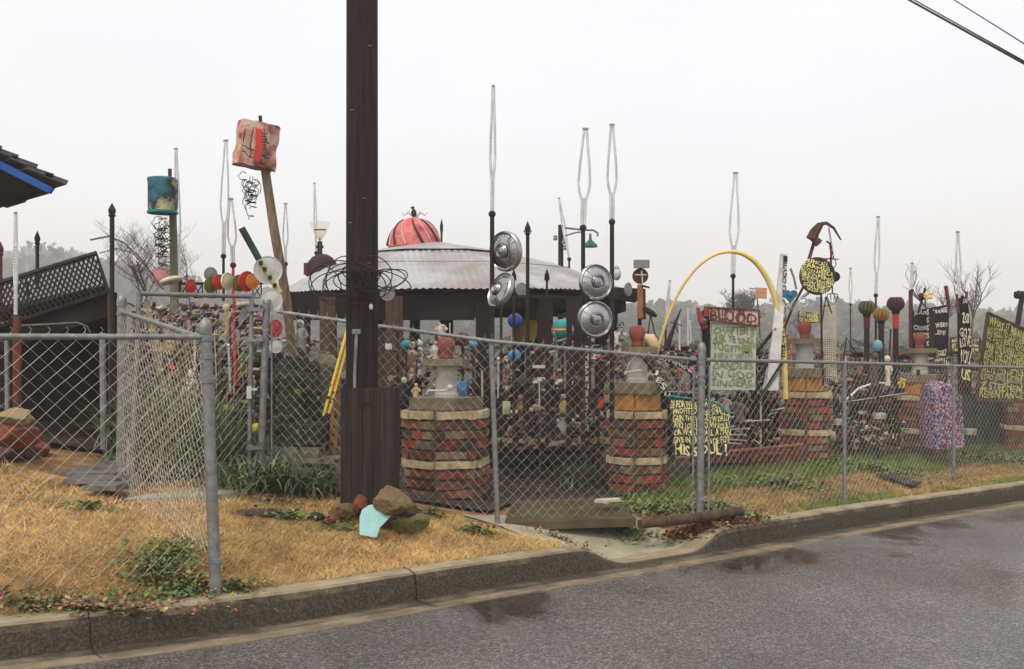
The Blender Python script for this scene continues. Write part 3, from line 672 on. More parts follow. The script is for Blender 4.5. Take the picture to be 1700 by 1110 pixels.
m = MB(); m.poly([P(a, b, cy+(887-b)*.0016) for a, b in o], (0, .012, 0)); solo(m, 'cut_board', 'pale cyan cut out board with a curved edge propped on the pole stones', 'board', cyanb)
# left rocks
rockat(18, 692, 62, 32, 6.0, tanrock, 'tan domed stone on top of the red rock at the left edge', 11, .3)
rockat(24, 720, 76, 50, 6.05, redrock, 'upper big rough red rock beside the dark shed', 12, .2)
rockat(12, 752, 84, 44, 5.95, brownrock, 'brown rock at the bottom of the pile by the dark shed', 13, .6)
rockat(64, 748, 40, 26, 6.1, redrock, 'small dark red rock at the right foot of the left rock pile', 14, .6)
# flagstone, slab, logs
m = MB(); m.rock(P(415, 850, 5.95), (.44, .2, .03), 21); solo(m, 'flagstone', 'flat dark brown flagstone beside the strappy green clump', 'stone', brownrock, smooth=35)
def flat(name, lab, cat, pts, z, th, mat, bev=0):
    m = MB(); a = [Vector((XX(px, Y), Y, z)) for px, Y in pts]; m.poly(a, (0, 0, -th)); m.f = [tuple(reversed(f)) for f in m.f]; solo(m, name, lab, cat, mat)
flat('garden_slab', 'mossy concrete slab inside the fence at the driveway', 'slab', [(838, 6.42), (1056, 6.56), (1020, 7.5), (850, 7.3)], ZZ(865, 6.45), .055, pm('slab_moss', (.105, .082, .042), (.05, .043, .024), scale=5, rough=.95))
flat('threshold_slab', 'grey concrete slab under the walk gate', 'slab', [(205, 5.95), (360, 6.15), (430, 6.4), (430, 7.6), (205, 7.2)], ZZ(827, 6.0), .08, conc)
m = MB(); m.tube([P(1062, 870, 6.45), P(1150, 860, 6.62), P(1232, 848, 6.8)], [.03, .034, .03], 12); solo(m, 'log', 'rotten round log lying under the fence beside the driveway', 'log', woodbr, smooth=40)
m = MB(); m.tube([P(1100, 872, 6.55), P(1230, 846, 6.9)], [.02, .02], 8); solo(m, 'iron_pipe', 'dark pipe lying behind the rotten log', 'pipe', galvd, smooth=40)
m = MB(); m.box(P(1010, 830, 6.9), (.17, .05, .02), rz=.4); m.box(P(1000, 832, 6.88), (.1, .04, .02), rz=-.5); solo(m, 'driftwood', 'pale splintered wood scrap on the grass inside the fence', 'wood scrap', ivory)
m = MB(); pts = [P(1455, 778, 9.1), P(1478, 786, 9.0), P(1500, 794, 8.85), P(1516, 802, 8.7)]
a = [Vector((p.x, p.y, G(p.x, p.y)+.045)) for p in pts]; b = [v+Vector((.16, .22, .0)) for v in a]; m.poly(a+b[::-1], (0, 0, -.012)); solo(m, 'mud_flap', 'curled black rubber strip lying on the verge behind the right fence', 'rubber strip', rubber)
# deck / ramp by the shed
m = MB()
for i in range(9):
    Y = 6.0+i*.21; a0 = np.interp(Y, [6, 6.5, 7.8], [150, 70, 60])
    m.box(((XX(a0, Y)+XX(203, Y))/2, Y, ZZ(815, 6)+.03+i*.012), (XX(203, Y)-XX(a0, Y), .2, .03), rz=-.03*(i % 3))
solo(m, 'wooden_ramp', 'weathered grey plank ramp leading to the dark shed', 'ramp', greyw)
# power lines overhead
m = MB(); m.tube([P(1400, -60, 9.0), P(1510, 0, 8.0), P(1700, 105, 6.6), P(1950, 260, 5.4)], .0085, 6); m.tube([P(1400, -60, 9.0)+Vector((.02, 0, .01)), P(1510, 0, 8.0)+Vector((.02, 0, .012)), P(1700, 105, 6.6)+Vector((.01, 0, .01)), P(1950, 260, 5.4)], .005, 5)
solo(m, 'power_line', 'thick black twisted power line crossing the upper right corner', 'cable', black)
m = MB(); m.tube([P(1480, -65, 9.0), P(1585, 0, 8.0), P(1700, 72, 7.0), P(1950, 240, 5.7)], .0045, 5)
solo(m, 'power_line', 'thin power line above the thick one in the upper right corner', 'cable', black)
# ------------------------------------------------------------------ house eave, upper left
hY = 7.2
h = thing('house', 'corner of a house roof with grey shingles and blue fascia in the upper left', 'house', (XX(-260, hY), hY+1, Gp(-100, hY+1)))
e0 = P(-150, 172, hY); e1 = P(104, 303, hY); dep = Vector((-2.0, 2.1, 0)); t_ = (e1-e0).normalized()
m = MB(); un = Vector((-t_.z, 0, t_.x)) if t_.x > 0 else Vector((0, 0, 1)); rs = random.Random(2)
L = (e1-e0).length; rows = 9
for r_ in range(rows):            # shingle courses seen on edge, lapped down the slope
    a = e0+t_*(L*r_/rows); b = e0+t_*(L*(r_+1)/rows+.05); k = .010*rs.uniform(.6, 1.5)
    for c in range(6):
        d0 = dep*(c/6); d1 = dep*((c+1)/6-.004); q = rs.uniform(-.006, .008)
        aa = a+un*(.004+q)+d0; bb = b+un*(.020+k+q)+d0+t_*rs.uniform(-.02, .03)
        i0 = len(m.v); m.v += [aa, bb, bb+(d1-d0), aa+(d1-d0), aa-un*.03, bb-un*.035, bb-un*.035+(d1-d0), aa-un*.03+(d1-d0)]
        for f in ((0, 1, 2, 3), (7, 6, 5, 4), (0, 4, 5, 1), (1, 5, 6, 2), (2, 6, 7, 3), (3, 7, 4, 0)): m.face(*[i0+x for x in f])
m.build('shingles', pm('shingle', (.10, .095, .10), (.055, .05, .052), scale=14, rough=.95, bump=.7), h)
MB().poly([P(-150, 190, hY), P(88, 312, hY), P(82, 321, hY), P(-150, 205, hY)][::-1], (0, .03, 0)).build('fascia', pm('blue_fascia', (.02, .09, .34), (.015, .05, .2), scale=5, rough=.6), h)
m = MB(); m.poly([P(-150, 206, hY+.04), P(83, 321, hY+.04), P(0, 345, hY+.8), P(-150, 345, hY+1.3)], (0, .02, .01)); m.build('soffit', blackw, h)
m = MB(); m.box((XX(-520, hY)-.5, hY+1.6, 1.4), (1.1, 1.2, 2.6)); m.build('wall', blackw, h)
# ------------------------------------------------------------------ dark shed with lattice
sY = 7.0
sh = thing('shed', 'black timber shed with a diamond lattice panel above its open dark front', 'shed', P(90, 745, sY))
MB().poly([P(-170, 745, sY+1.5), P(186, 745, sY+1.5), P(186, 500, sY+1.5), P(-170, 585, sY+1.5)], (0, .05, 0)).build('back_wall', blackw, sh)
MB().box((XX(188, sY+.75), sY+.75, (ZZ(745, sY)+ZZ(485, sY))/2), (.05, 1.6, ZZ(485, sY)-ZZ(745, sY)), rz=math.atan2(.664, 1.65)).build('side_wall', blackw, sh)
m = MB(); a, b, c, d = P(-60, 548, sY), P(178, 484, sY), P(185, 496, sY+1.4), P(-60, 530, sY+1.4); m.poly([a, b, c, d], (0, 0, .05)); m.build('roof', blackw, sh)
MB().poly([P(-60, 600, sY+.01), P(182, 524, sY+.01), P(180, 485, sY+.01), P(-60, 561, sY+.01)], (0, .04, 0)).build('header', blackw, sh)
m = MB()
A0, A1, B1, B0 = P(-60, 560, sY-.02), P(179, 484, sY-.02), P(160, 420, sY-.02), P(-60, 487, sY-.02)
def bil(u, v): return (A0*(1-u)+A1*u)*(1-v)+(B0*(1-u)+B1*u)*v
nn = 28; hh = .30
for k in range(-8, nn+8):
    for sg in (1, -1):
        pts = []
        for q in range(9):
            v = q/8; u = (k+sg*(v*5-2.5))/nn
            if 0 <= u <= 1: pts.append(bil(u, v)+Vector((0, .012*sg, 0)))
        if len(pts) > 1: m.tube(pts, .0068, 4)
m.tube([A0, A1], .016, 4); m.tube([A1, B1, B0], .018, 4)
m.build('lattice', black, sh)
def px_tube(pts, r, n=8): return MB().tube([P(*p) for p in pts], r, n)
# posts in front of shed
for lab, pts, mat, r in (
    ('rusty red pipe post standing in front of the dark shed', [(28, 745, 6.4), (29, 525, 6.4)], rust, .026),
    ('grey thin pipe at the left edge inside the dark shed', [(13, 745, 6.9), (11, 565, 6.9)], galvd, .016),
    ('grey pipe standing just left of the gate post before the dark shed', [(172, 745, 6.8), (170, 552, 6.8)], galvd, .022),
    ('brown pipe at the right corner of the dark shed', [(188, 745, 7.0), (184, 482, 7.0)], woodbr, .026)):
    solo(px_tube(pts, r), 'pipe_post', lab, 'post', mat, smooth=40)
def spear(px, pb, pt, Y, r, lab, mat=black, group=None):
    m = MB(); m.tube([P(px+ (0), pb, Y), P(px, pt+22, Y)], r, 8)
    o = thing('spear_post', lab, 'post', P(px, pb, Y), group); m.build('shaft', mat, o)
    s = Y/F; MB().lathe([(r*1.0, 0), (r*1.7, .012), (r*1.0, .02), (r*1.5, .03), (r*1.6, 12*s), (1e-4, 24*s)], P(px, pt+24, Y), 8).build('finial', mat, o)
spear(186, 745, 336, 6.9, .017, 'tall dark post with pointed tip beside the shed lattice')
spear(62, 480, 382, 7.6, .014, 'short dark pointed post rising behind the shed lattice')
spear(1, 520, 400, 7.6, .014, 'reddish pointed post at the very left edge above the shed', rust)
m = px_tube([(35, 540, 6.9), (80, 538, 6.9), (128, 535, 6.9), (145, 542, 6.9), (150, 552, 6.9)], .006); solo(m, 'bent_rod', 'thin bent rod hanging across the dark shed front', 'rod', greyw)
# ------------------------------------------------------------------ crutches on poles
def crutch(px, top, bot, Y, wpx, lab, pb=None, lean=0, mat=whiteb, pole=black, pr=.012, clampm=True):
    """upside-down crutch pushed onto a dark pole: two legs that meet in a rest at the top"""
    s = Y/F; g = 'white aluminium crutches raised on poles'
    base = P(px+lean*0, pb if pb else 720, Y)
    o = thing('crutch_pole', lab, 'crutch', base, g)
    H = bot-top; def_ = lambda f: bot-f*H
    def q(dx, f, dy=0): return P(px+dx+lean*f, bot-f*H, Y)+Vector((0, dy, 0))
    w = wpx/2
    for sgn in (-1, 1):
        pts = [q(sgn*min(w*.3, 3), .0), q(sgn*min(w*.3, 3), .27), q(sgn*w*.75, .36), q(sgn*w*1.0, .44), q(sgn*w*.85, .62), q(sgn*w*.45, .85), q(sgn*w*.24, 1.0)]
        m = MB().tube(pts, .0098, 6); m.mi = 1
        for i in range(8): m.box(q(sgn*w*(.99-.16*i/8), .48+.028*i, -.010), (.004, .003, .005))
        m.build('leg', [mat, hole], o, smooth=40)
    m = MB(); m.tube([q(-w*.42-1, 1.0), q(w*.42+1, 1.0)], .011, 8); m.build('arm_rest', greyd, o)
    m = MB(); m.tube([q(0, -.01), q(0, .3)], .0115, 8); m.mi = 1
    for i in range(9): m.box(q(0, .04+.028*i, -.0115), (.005, .003, .005))
    m.build('lower_tube', [mat, hole], o)
    MB().tube([q(0, .012), base], [pr, pr*1.1], 8).build('pole', pole, o, smooth=40)
    if clampm: MB().lathe([(.016, -.02), (.024, -.012), (.026, .008), (.014, .022)], q(0, 0), 10).build('collar', black, o)
    return o
crutch(817, 143, 355, 7.0, 8, 'tallest white crutch, on the dark pole that carries the two tilted hubcaps at centre', 600, lean=2, pr=.0155)
crutch(968, 214, 378, 7.35, 19, 'white crutch on the dark pole beside the green enamel lamp shade', 760, lean=4, pr=.0155)
crutch(1016, 207, 368, 7.7, 15, 'white crutch on the thick black pole right of the two upright hubcaps', 700, pr=.017)
crutch(1217, 287, 458, 9.3, 15, 'white crutch rising behind the top of the yellow arch', 560, lean=4)
crutch(1454, 360, 490, 11.2, 8, 'thin white crutch rising left of the striped turbine heads', 640, lean=4)
crutch(1592, 385, 498, 10.5, 8, 'narrow white crutch above the tall black plank sign at right', 600, lean=-2)
crutch(371, 233, 425, 9.0, 13, 'tall white crutch left of the battered red can', 500, lean=4)
crutch(387, 330, 440, 8.2, 14, 'broad white crutch in front of a taller one above the coloured lids', 490, lean=-4, pole=redp)
crutch(298, 247, 466, 8.1, 8, 'white crutch leaning against the blue can post', 490, lean=-6)
crutch(474, 338, 438, 10.5, 8, 'small white crutch at the left corner of the tin roof', 470)
crutch(525, 304, 420, 12.2, 4, 'faint white crutch behind the broom on the tin roof', 440, lean=-3)
crutch(26, 354, 528, 6.5, 4, 'white crutch on a rusty pipe at the far left', 600, pole=rust, pr=.018)
crutch(945, 329, 430, 12.0, 5, 'white crutch leaning beside the dark stub pole behind the roof', 448, lean=-17)
crutch(1412, 445, 505, 17.0, 5, 'faint distant crutch left of the first turbine head', 600)
crutch(1514, 437, 482, 14.0, 4, 'thin distant crutch above the left horn of the black board', 600)
crutch(1105, 466, 540, 12.0, 4, 'slanting distant crutch at the left foot of the yellow arch', 600, lean=7)
crutch(1144, 530, 585, 14.0, 6, 'short crutch standing just left of the rusty letter board', 620)
crutch(46, 403, 470, 11.0, 3, 'faint small crutch behind the lattice near the left edge', 500)
# ------------------------------------------------------------------ spiked dark posts near the pavilion
spear(876, 700, 366, 7.6, .014, 'dark iron post topped by a fleur finial right of the hubcaps')
q = P(876, 384, 7.6); m = MB()
for a in (-1, 1): m.tube([q, q+Vector((a*.02, 0, .012)), q+Vector((a*.028, 0, .0)), q+Vector((a*.02, 0, -.008))], .005, 5)
m.ball(q-Vector((0, 0, .03)), .014, 8); m.build('fleur', black, bpy.data.objects['spear_post.003'] if 'spear_post.003' in bpy.data.objects else None)
fnY = 7.9
fn = thing('iron_fence', 'black iron fence panel with spear tips standing in front of the pavilion', 'iron fence', P(890, 740, fnY))
MB().box(((XX(830, fnY)+XX(946, fnY))/2, fnY, ZZ(492, fnY)), (XX(946, fnY)-XX(830, fnY), .03, .022)).build('top_bar', black, fn)
MB().box(((XX(830, fnY)+XX(946, fnY))/2, fnY, ZZ(690, fnY)), (XX(946, fnY)-XX(830, fnY), .03, .022)).build('bottom_bar', black, fn)
for px, r in ((832, .011), (853, .012), (908, .014), (945, .022)):
    MB().box((XX(px, fnY), fnY-.002, (ZZ(492, fnY)+ZZ(745, fnY))/2-.012), (r*2, r*2, ZZ(492, fnY)-ZZ(745, fnY))).build('picket', black, fn)
for px in (853, 908):
    m = MB(); m.tube([P(px, 491, fnY), P(px, 465, fnY)], .009, 6); m.lathe([(.010, 0), (.022, .008), (.018, .05), (1e-4, .10)], P(px, 466, fnY), 4); m.build('spear_tip', black, fn)
spear(733, 470, 362, 12.6, .013, 'small dark spear standing right of the striped dome')
# ------------------------------------------------------------------ hubcaps
def hubcap(px, py, w, h, Y, tilt, lab, turn, mat=chrome, spokes=14):
    """wheel cover w wide x h high in photo px, turned about its vertical axis"""
    s = Y/F; r = h/2*s; o = thing('hubcap', lab, 'hubcap', P(px, py, Y), 'chrome hubcaps wired to poles')
    M = Matrix.Rotation(tilt, 3, 'Y') @ Matrix.Rotation(turn, 3, 'Z') @ Matrix.Rotation(PI/2, 3, 'X')
    m = MB(); m.lathe([(r*.98, -.02), (r, -.005), (r*.985, .012), (r*.93, .02), (r*.88, .012), (r*.83, .010), (r*.60, .030), (r*.42, .034), (r*.40, .026), (r*.36, .026), (r*.34, .04), (r*.24, .055), (r*.22, .05), (1e-4, .056)], P(px, py, Y), 40, M)
    m.build('disc', mat, o, smooth=30)
    m = MB()
    for k in range(spokes):
        a = 2*PI*k/spokes; c = Vector((math.cos(a), math.sin(a), 0))
        m.tube([P(px, py, Y)+M @ (c*r*.45+Vector((0, 0, .034))), P(px, py, Y)+M @ (c*r*.82+Vector((0, 0, .015)))], .0028, 4)
    m.build('ribs', chromed, o)
    m = MB(); m.tube([P(px, py, Y)+M @ Vector((r*.3*math.cos(i*PI/8), r*.3*math.sin(i*PI/8), .05)) for i in range(16)], .004, 4, closed=True); m.build('hub_ring', chromed, o)
    return o
hubcap(839, 417, 42, 68, 6.95, -.12, 'upper hubcap tilted away on the centre pole, left of the finial post', -.72)
hubcap(831, 482, 30, 64, 6.9, .42, 'lower hubcap hanging edge-on beneath the upper one on the centre pole', -1.05, spokes=10)
hubcap(989, 468, 41, 61, 7.3, -.10, 'upper of the two bright hubcaps side by side with the black poles', .42)
hubcap(988, 530, 42, 62, 7.28, .12, 'lower of the two bright hubcaps, just above the fence rail', .30)
# ------------------------------------------------------------------ pavilion
pcx, pcy = XX(765, 11.9), 11.9; RR = 2.13; ez = ZZ(475, 9.9); az = ZZ(405, 11.9)
gz_ = .35
pv = thing('pavilion', 'open garden pavilion with a low rust-streaked corrugated tin roof', 'pavilion', (pcx, pcy, gz_))
tin = pm('tin_roof', (.40, .40, .40), (.29, .215, .19), scale=1.6, rough=.5, metal=.15, bump=.15, c3=(.30, .285, .28), lo=.40, hi=.66)
ap = Vector((XX(710, 11.9), pcy, az)); vs = []
for k in range(8):
    a = PI/8+k*PI/4-PI/2; vs.append(Vector((pcx+RR*math.cos(a), pcy+RR*math.sin(a), ez+(.03 if k in (6,) else 0))))
m = MB()
for k in range(8):
    a, b = vs[k-1], vs[k]; L = (b-a).length; ncol = int(L/.035); mid = (a+b)/2; up = ap-mid; nrm = (b-a).cross(up).normalized()
    if nrm.z < 0: nrm = -nrm
    prev = None
    for i in range(ncol+1):
        f = i/ncol; base = a.lerp(b, f); tl = 1-abs(f-.5)*2; off = nrm*(.011 if i % 2 else -.003); ir = .012*noise.noise(Vector((k*3+f*6, 0, 0)))
        j = len(m.v)
        for q in range(7):
            g_ = q/6*tl; p = base+(ap-mid)*g_; lift = .10*math.sin(g_*PI)*1.0; wv = .03*noise.noise(Vector((k*5+f*2, g_*4, 2)))
            m.v.append(p+off+Vector((0, 0, lift+wv))-(up.normalized()*(.09+ir) if q == 0 else Vector((0, 0, 0))))
        if prev is not None:
            for q in range(6): m.face(prev+q, j+q, j+q+1, prev+q+1)
        prev = j
m.build('roof', tin, pv)
m = MB()  # upper sheet overlapping the middle of the roof
top = [P(690, 412, 10.9), P(770, 418, 10.9), P(842, 436, 10.6), P(960, 460, 10.2)]
for k in range(8):
    a, b = vs[k-1].lerp(ap, .58)+Vector((0, 0, .13)), vs[k].lerp(ap, .58)+Vector((0, 0, .13)); m.v += [a, b, ap+Vector((0, 0, .05))]; i0 = len(m.v)-3; m.face(i0, i0+1, i0+2)
m.build('ridge_cap', pm('tin_pale', (.38, .39, .39), (.28, .26, .26), scale=3, rough=.5, metal=.2, bump=.2), pv)
m = MB()  # nail seam lines
for k in (6, 7, 0, 1):
    a, b = vs[k-1], vs[k]
    for i in range(42):
        p = a.lerp(b, (i+.5)/42).lerp(ap, .30)+Vector((0, 0, .085+.03)); m.box(p, (.014, .01, .008))
m.build('seam', rust, pv)
m = MB()
for k in range(8):
    a, b = vs[k-1]*1, vs[k]*1; c_ = Vector((pcx, pcy, 0)); a = a+(c_-a)*.05; b = b+(c_-b)*.05
    n = (b-a).cross(Vector((0, 0, 1))).normalized()*.02; hgt = .15
    a.z = b.z = ez-.06; m.poly([a, b, b-Vector((0, 0, hgt)), a-Vector((0, 0, hgt))], n)
m.build('fascia', blackw, pv)
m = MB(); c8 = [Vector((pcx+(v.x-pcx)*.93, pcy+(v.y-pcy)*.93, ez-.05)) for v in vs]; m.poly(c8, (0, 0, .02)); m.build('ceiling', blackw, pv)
for k in range(8):
    if k == 0: continue
    v = vs[k]; x, y = pcx+(v.x-pcx)*.88, pcy+(v.y-pcy)*.88
    MB().box((x, y, (ez-.1+.25)/2), (.13, .13, ez-.1-.25)).build('post', woodbr if k in (6, 7) else wooddk, pv)
for px, Y, wd, mt in ((655, 9.9, 28, woodbr), (545, 10.0, 26, woodbr), (741, 10.6, 22, wooddk), (803, 10.0, 26, blackw), (905, 10.1, 26, wooddk), (957, 9.95, 34, wooddk), (883, 13.2, 20, wooddk)):
    z1 = ez-.1; MB().box((XX(px, Y), Y, (z1+.25)/2), (wd/F*Y, .09, z1-.25)).build('post', mt, pv)
MB().box((XX(610, 13.3), 13.6, .62), (1.4, .1, .7)).build('dark_backing', blackw, pv)  # added black boards, stand in for the dark depth of the shelter
MB().box((XX(880, 13.3), 13.6, .55), (1.9, .1, .55)).build('dark_backing', blackw, pv)  # second added board for the same darkness
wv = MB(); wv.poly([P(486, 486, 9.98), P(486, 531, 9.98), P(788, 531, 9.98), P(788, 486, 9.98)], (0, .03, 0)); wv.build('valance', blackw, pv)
m = px_tube([(700, 512, 10.2), (790, 512, 10.2)], .006); m.build('light_strip', whiteb, pv)
m = MB(); m.poly([P(1010, 476, 10.0), P(1072, 479, 11.0), P(1064, 497, 11.0), P(1054, 502, 10.8), P(1010, 496, 10.0)], (0, .03, 0)); m.build('corner_board', blackw, pv)
# striped dome, bird etc.
dY = 11.9; dc = P(688, 408, dY); s = dY/F
dm = thing('roof_dome', 'pink-red dome with dark curved stripes crowning the tin roof', 'dome', dc)
prof = [(44*s, -.02), (44*s, .01), (41*s, 14*s), (36*s, 26*s), (27*s, 37*s), (16*s, 44*s), (6*s, 47*s), (1e-4, 48*s)]
MB().lathe(prof, dc, 32).build('shell', pm('dome_red', (.52, .07, .08), (.36, .05, .06), scale=5, rough=.45, c3=(.55, .18, .17)), dm, smooth=50)
def domept(a, f):   # f 0..1 from the rim to the crown
    r = np.interp(f*48, [0, 14, 26, 37, 44, 47, 48], [44, 41, 36, 27, 16, 6, 0]); return dc+Vector((r*s*1.012*math.cos(a), r*s*1.012*math.sin(a), f*48*s+.002))
for col, offs, r_ in ((black, (-2.9, -2.25, -1.15, -.35, .5, 1.3, 2.2), .022), (ivory, (-2.62, -1.8, -.75, .1), .006)):
    m = MB()
    for a0 in offs: m.tube([domept(a0-.55*f, f) for f in [x/10*.88 for x in range(11)]], [r_*(1-.055*i) for i in range(11)], 6)
    m.build('stripe', pm('stripe_dark', (.10, .03, .025), (.05, .02, .02), scale=8, rough=.5) if col is black else col, dm, smooth=40)
b = P(687, 360, dY); bd = thing('bird_figure', 'small dark bird figurine perched on top of the striped dome', 'figurine', b)
m = MB(); m.ball(b+Vector((0, 0, .045)), .034, 10, sz=1.5); m.ball(b+Vector((-.012, 0, .11)), .02, 8); m.tube([b+Vector((-.02, 0, .115)), b+Vector((-.05, 0, .108))], [.008, .002], 5); m.tube([b+Vector((.02, 0, .03)), b+Vector((.05, 0, -.01))], [.015, .004], 5); m.build('body', black, bd, smooth=60)
m = MB()
for sg in (-1, 1): m.tube([P(688, 362, dY), P(688+sg*10, 352, dY), P(688+sg*17, 357, dY), P(688+sg*22, 352, dY)], [.012, .014, .01, .003], 6)
solo(m, 'ribbon_ornament', 'pale curled wing ornament spreading beneath the bird on the dome', 'ornament', whitep)
# second dome at left with stove pipe and broom
d2 = P(535, 450, 12.0); s = 12/F
kd = thing('round_hood', 'dark rusty domed hood peeking over the left side of the tin roof', 'hood', d2)
m = MB(); m.lathe([(27*s, -.06), (27*s, 3*s), (24*s, 14*s), (17*s, 23*s), (8*s, 28*s), (1e-4, 29*s)], d2, 20); m.build('shell', pm('hood_brown', (.045, .02, .02), (.022, .012, .013), scale=8, rough=.7), kd, smooth=50)
m = MB(); m.lathe([(.03, 0), (.03, .09), (.045, .09), (.045, .12), (.03, .12), (.03, .17)], P(531, 424, 12.0), 10); m.build('pipe', wooddk, kd)
m = MB(); m.box(P(511, 446, 11.9), (.09, .05, .14), rz=.4); m.build('flap', maroon, kd)
br = thing('broom', 'worn straw rake standing upright on the dark hood', 'broom', P(531, 418, 11.95))
m = MB(); m.tube([P(531, 425, 11.95), P(531, 395, 11.95)], .01, 6); m.build('handle', woodbr, br)
m = MB()
for i in range(17):
    f = i/16-.5; m.tube([P(531+f*6, 398, 11.95), P(531+f*22, 384, 11.95), P(531+f*34, 366+abs(f)*4, 11.95)], .003, 4)
m.build('tines', ivory, br)
MB().box(P(531, 381, 11.95), (.14, .015, .015)).build('binding', maroon, br)
# grey discs under the eave
def disc(px, py, w, h, Y, mat, lab, cat='disc', turn=None, tilt=0, name='metal_disc', group=None, th=.008, lip=True):
    s = Y/F; r = max(w, h)/2*s; tr = math.acos(max(.12, min(1, min(w, h)/max(w, h)))) if turn is None else turn
    M = Matrix.Rotation(tilt, 3, 'Y') @ (Matrix.Rotation(tr, 3, 'Z') if h >= w else Matrix.Rotation(tr, 3, 'X')) @ Matrix.Rotation(PI/2, 3, 'X')
    m = MB(); pr = [(r*.97, -th), (r, 0), (r*.98, th*.6), (r*.92, th*.5), (r*.88, th*.1), (r*.5, th*.9), (1e-4, th*1.2)] if lip else [(r, -th), (r, th), (1e-4, th*1.01)]
    m.lathe(pr, P(px, py, Y), 26, M); return solo(m, name, lab, cat, mat, group, smooth=35)
for px, py, w, h, lab in ((643, 486, 26, 26, 'round grey disc under the eave just right of the utility pole'), (866, 481, 20, 24, 'round grey disc under the eave beside the fleur finial post'), (1043, 480, 14, 23, 'oval grey disc on the right end of the pavilion eave')):
    disc(px, py, w, h, 9.6, greyd, lab, group='grey discs under the pavilion eave')
# ------------------------------------------------------------------ brick pillars
RED = [(.30, .08, .042), (.23, .065, .038), (.15, .06, .042), (.32, .12, .06), (.14, .08, .055), (.20, .14, .09), (.09, .06, .045), (.19, .08, .05), (.25, .19, .12)]
def pillar(px, Y, pb, lab, ylw=True, seed=1, hgt=.64, rad=.34, rot=0, head=True):
    rs = random.Random(seed); x, y = XX(px, Y), Y; z0 = ZZ(pb, Y); rot = math.radians(-130-rot*10); o = thing('brick_pillar', lab, 'pillar', (x, y, z0), 'octagonal brick pillars along the garden front')
    nc = round((hgt)/.072); nf = 6
    def course(m, z, hh, r, cols, odd, j=.013):
        for k in range(nf):
            a0 = rot+2*PI*(k+.5)/nf; a1 = rot+2*PI*(k+1.5)/nf
            A = Vector((r*math.cos(a0), r*math.sin(a0), 0)); B = Vector((r*math.cos(a1), r*math.sin(a1), 0)); d = (B-A); n_ = 2 if odd else 1
            cuts = [0, rs.uniform(.45, .6), 1] if n_ == 1 else [0, rs.uniform(.2, .3), rs.uniform(.7, .8), 1]
            for a, b in zip(cuts[:-1], cuts[1:]):
                p, q = A+d*a+d.normalized()*.004, A+d*b-d.normalized()*.004; cen = (p+q)/2; nn = Vector((cen.x, cen.y, 0)).normalized(); out_ = rs.uniform(-j, j)
                L = (q-p).length; c = Vector((x, y, z+hh/2))+cen*1.0+nn*(out_-.05); ang = math.atan2(d.y, d.x)
                if cols is not None: k2 = rs.uniform(.75, 1.2); cc = rs.choice(cols); m.cur = tuple(v*k2 for v in cc)
                m.box(c+Vector((0, 0, rs.uniform(-.003, .003))), (L*rs.uniform(.95, 1.0)-(.010 if cols is None else .002), .10, hh-rs.uniform(.012, .022)), rz=ang+rs.uniform(-.05, .05))
    m = MB(); m2 = MB()
    for i in range(nc):
        z = z0+i*.072
        if i in (nc-6, nc-1) and i > 0: course(m2, z, .072, rad*1.03, None, i % 2, .007)
        else: course(m, z, .072, rad*rs.uniform(.985, 1.01), RED, i % 2)
    m.build('brick_shaft', brick, o); m2.build('cream_course', cream, o)
    m = MB(); m.lathe([(rad*.9, -.06), (rad*.9, nc*.072-.004)], (x, y, z0), 6, Matrix.Rotation(rot+PI/6, 3, 'Z')); m.build('mortar_core', pm('mortar', (.13, .11, .09), (.07, .06, .05), scale=9, rough=1), o)
    z = z0+nc*.072
    if ylw:
        m = MB()
        for k in range(6):
            a = rot+2*PI*k/6; m.box(Vector((x, y, z+.066))+Vector((math.cos(a), math.sin(a), 0))*.135, (.09, .175, .128), rz=a)
        m.build('mustard_block', mustard, o); z += .134
    zz = .085; m = MB(); m.box((x, y, z+zz/2), (.40, .40, zz), rz=rot+.2); m.build('cap_block', capc, o); z += zz
    m = MB(); m.lathe([(.088, 0), (.088, .03), (.082, .035), (.082, .21), (.09, .22), (.09, .235)], (x, y, z), 20); m.build('white_neck', pm('neck_white', (.5, .49, .45), (.36, .34, .3), scale=5, rough=.8), o, smooth=40); z += .237
    m = MB(); m.box((x, y, z+.026), (.30, .24, .05), rz=rs.uniform(-.15, .15)); m.build('slab', capc, o); z += .052
    if head:
        m = MB(); m.lathe([(.045, 0), (.05, .01), (.045, .035), (.05, .05), (.062, .075), (.068, .11), (.062, .145), (.045, .165), (.03, .17), (1e-4, .172)], (x, y, z), 10); m.build('clay_head', clay, o, smooth=30)
    return o
pillar(741, 7.5, 836, 'nearest brick pillar with cream bands, behind the first line post by the utility pole', ylw=False, seed=1, hgt=.72, rot=.2)
pillar(1058, 8.05, 812, 'second brick pillar, with a mustard band, left of the black scripture sign', seed=2, hgt=.62, rad=.265, rot=.35)
pillar(1336, 9.7, 758, 'third brick pillar, with a mustard band, right of the yellow arch foot', seed=3, hgt=.64, rad=.27, rot=.35)
pillar(1527, 11.0, 751, 'fourth brick pillar, beside the pink mosaic mound', seed=4, hgt=.66, rad=.27, rot=.3)
pillar(1700, 12.3, 742, 'last brick pillar, cut off by the right edge of the picture', seed=5, hgt=.66, rad=.27, rot=.3)
